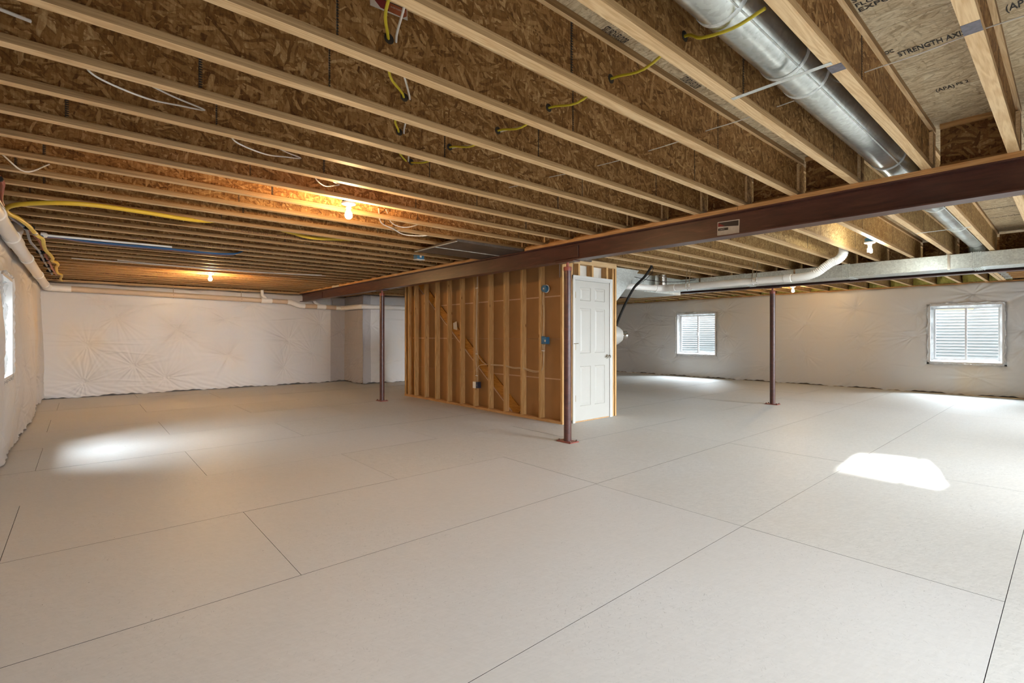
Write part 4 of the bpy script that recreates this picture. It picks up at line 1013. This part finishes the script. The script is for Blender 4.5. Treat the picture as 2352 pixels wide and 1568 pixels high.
for yy in (3.17, 4.25):
    z = VZ
    for o in (-.03, .03): MB().tube([(VX+.0, yy+o, ZJ+.02), (VX-.057, yy+o, z+.05), (VX-.06, yy+o, z-.01), (VX, yy+o, z-.058), (VX+.05, yy+o, z-.03)], .006, 6).build('pipe_hanger', 'chrome', vp)
cable('refrigerant_line', 'black insulated tube dropping from joists behind the door wall', 'pipe', [(6.55, 4.40, 2.43), (6.83, 4.46, 2.41), (6.93, 4.50, 2.37), (6.95, 4.56, 2.30), (6.90, 4.62, 2.19), (6.83, 4.72, 2.07), (6.77, 4.77, 1.96), (6.70, 4.82, 1.80), (6.55, 4.82, 1.60), (6.45, 4.84, 1.40)], .020, 'black_cable', 8, n=12)
cable('low_voltage_wire', 'thin wire hanging beside the black insulated tube', 'cable', [(6.6, 4.42, 2.40), (6.95, 4.50, 2.36), (7.02, 4.55, 2.28), (6.98, 4.62, 2.18), (6.88, 4.74, 2.06), (6.8, 4.80, 1.95)], .004, 'black_cable', 8)
cable('low_voltage_wire', 'thin black wire sagging across the galvanised plenum', 'cable', [(6.95, 4.95, 2.25), (7.3, 4.90, 2.215), (7.62, 4.86, 2.20), (8.0, 4.82, 2.205), (8.5, 4.80, 2.25), (8.84, 4.78, 2.31)], .005, 'black_cable', 6)
# tank behind the door wall
tk = thing('pressure_tank', 'round white tank with chrome end fitting showing past the door framing', 'tank', (7.576, 5.862, 0))
tk.rotation_euler = (0, 0, -math.radians(41.2))
MB().lathe([(.0, -.62), (.14, -.60), (.20, -.52), (.225, -.42), (.235, -.1), (.225, .02), (.20, .11), (.155, .20), (.10, .26), (.0, .29)], (0, 0, 1.245), 32, 'x').build('tank_body', 'door_white', tk, smooth=True)
MB().lathe([(.0, .255), (.075, .256), (.085, .265), (.085, .275), (.066, .28), (.078, .30), (.078, .345), (.07, .355), (.0, .356)], (0, 0, 1.245), 24, 'x').build('end_fitting', 'chrome', tk, smooth=True)
MB().box(-.55, -.1, -.2, .2, 0, 1.03).build('tank_stand', 'stud', tk)

# ================================================================== printing
J = {o: o for o in ()}
jlist = [o for o in ceil_o.children if o.name.startswith('joist')]
TXT = 'TJI210 (M) <  <  ICCES ESR-1153 \u00b7 CCMC 13132-R \u00b7 HUD 689 \u00b7 NR 20530   11-01-06   23:02'
def jprint(k, x0, x1, body, m_='ink_brown', size=.028):
    j = jlist[k+3]
    text('printed_line', body, m_, j, (x0, y1(k)-FW/2-.0012, ZJ+.016), size, (PI/2, 0, 0), width=x1-x0, bold=.01)
jprint(14, 1.02, 2.55, TXT); jprint(17, .42, 1.95, TXT); jprint(19, .27, 1.75, TXT); jprint(21, -.3, .06, '11-01-06   23:02')
jprint(21, 1.80, 3.25, TXT); jprint(17, 3.40, 4.0, TXT[:34]); jprint(19, 2.55, 3.1, TXT[:34]); jprint(26, 1.0, 2.6, TXT); jprint(28, .2, 1.0, TXT[:40])
# stamps on deck and joists
def deck_text(body, x, y, size, rot, m_='ink', width=None):
    o = text('printed_stamp', body, m_, ceil_o, (x, y, ZT-.0012+.0), size, (PI, 0, rot), width=width, bold=.015); return o
deck_text('STRENGTH AXIS', 3.085, .585, .075, -PI/2, 'ink', .25)
deck_text('48 OC', 3.02, .66-.0, .05, -PI/2, 'ink', .07)
deck_text('(APA)', 3.70, .53, .07, -PI/2, 'ink', .08)
deck_text('PS 2', 3.69, .44, .05, -PI/2, 'ink', .05)
for i, t_ in enumerate(('SIZED FOR SPACING', 'STRUCTURAL I', 'FLOOR PANEL', 'EXPOSURE 1')): deck_text(t_, 2.40+.045*i, .62, .045, -PI/2, 'ink', .25)
for i, (xx, yy) in enumerate(((1.80, 1.39), (2.47, 1.38), (1.1, 1.39))):
    deck_text('APA RATED\nSTURD-I-FLOOR', xx, yy, .06, 0, 'ink', .17)
deck_text('STRENGTH AXIS THIS DIRECTION', 7.0, .69, .07, -PI/2, 'ink', .33)
deck_text('STRENGTH AXIS THIS DIRECTION', 7.6, .69, .07, -PI/2, 'ink', .33)
deck_text('STRENGTH AXIS THIS DIRECTION', 8.2, .69, .07, -PI/2, 'ink', .33)
deck_text('(APA)  48 OC', 3.0, .20, .09, -PI/2, 'ink', .22)
tmk = MB().box(2.365, 2.455, y1(0)-FW/2, y1(0)+FW/2, ZJ-.0012, ZJ-.0002).build('painted_mark', 'ink_grey', jlist[3])
tmk = MB().box(2.315, 2.385, y1(1)-FW/2, y1(1)+FW/2, ZJ-.0012, ZJ-.0002).build('painted_mark', 'ink_grey', jlist[4])
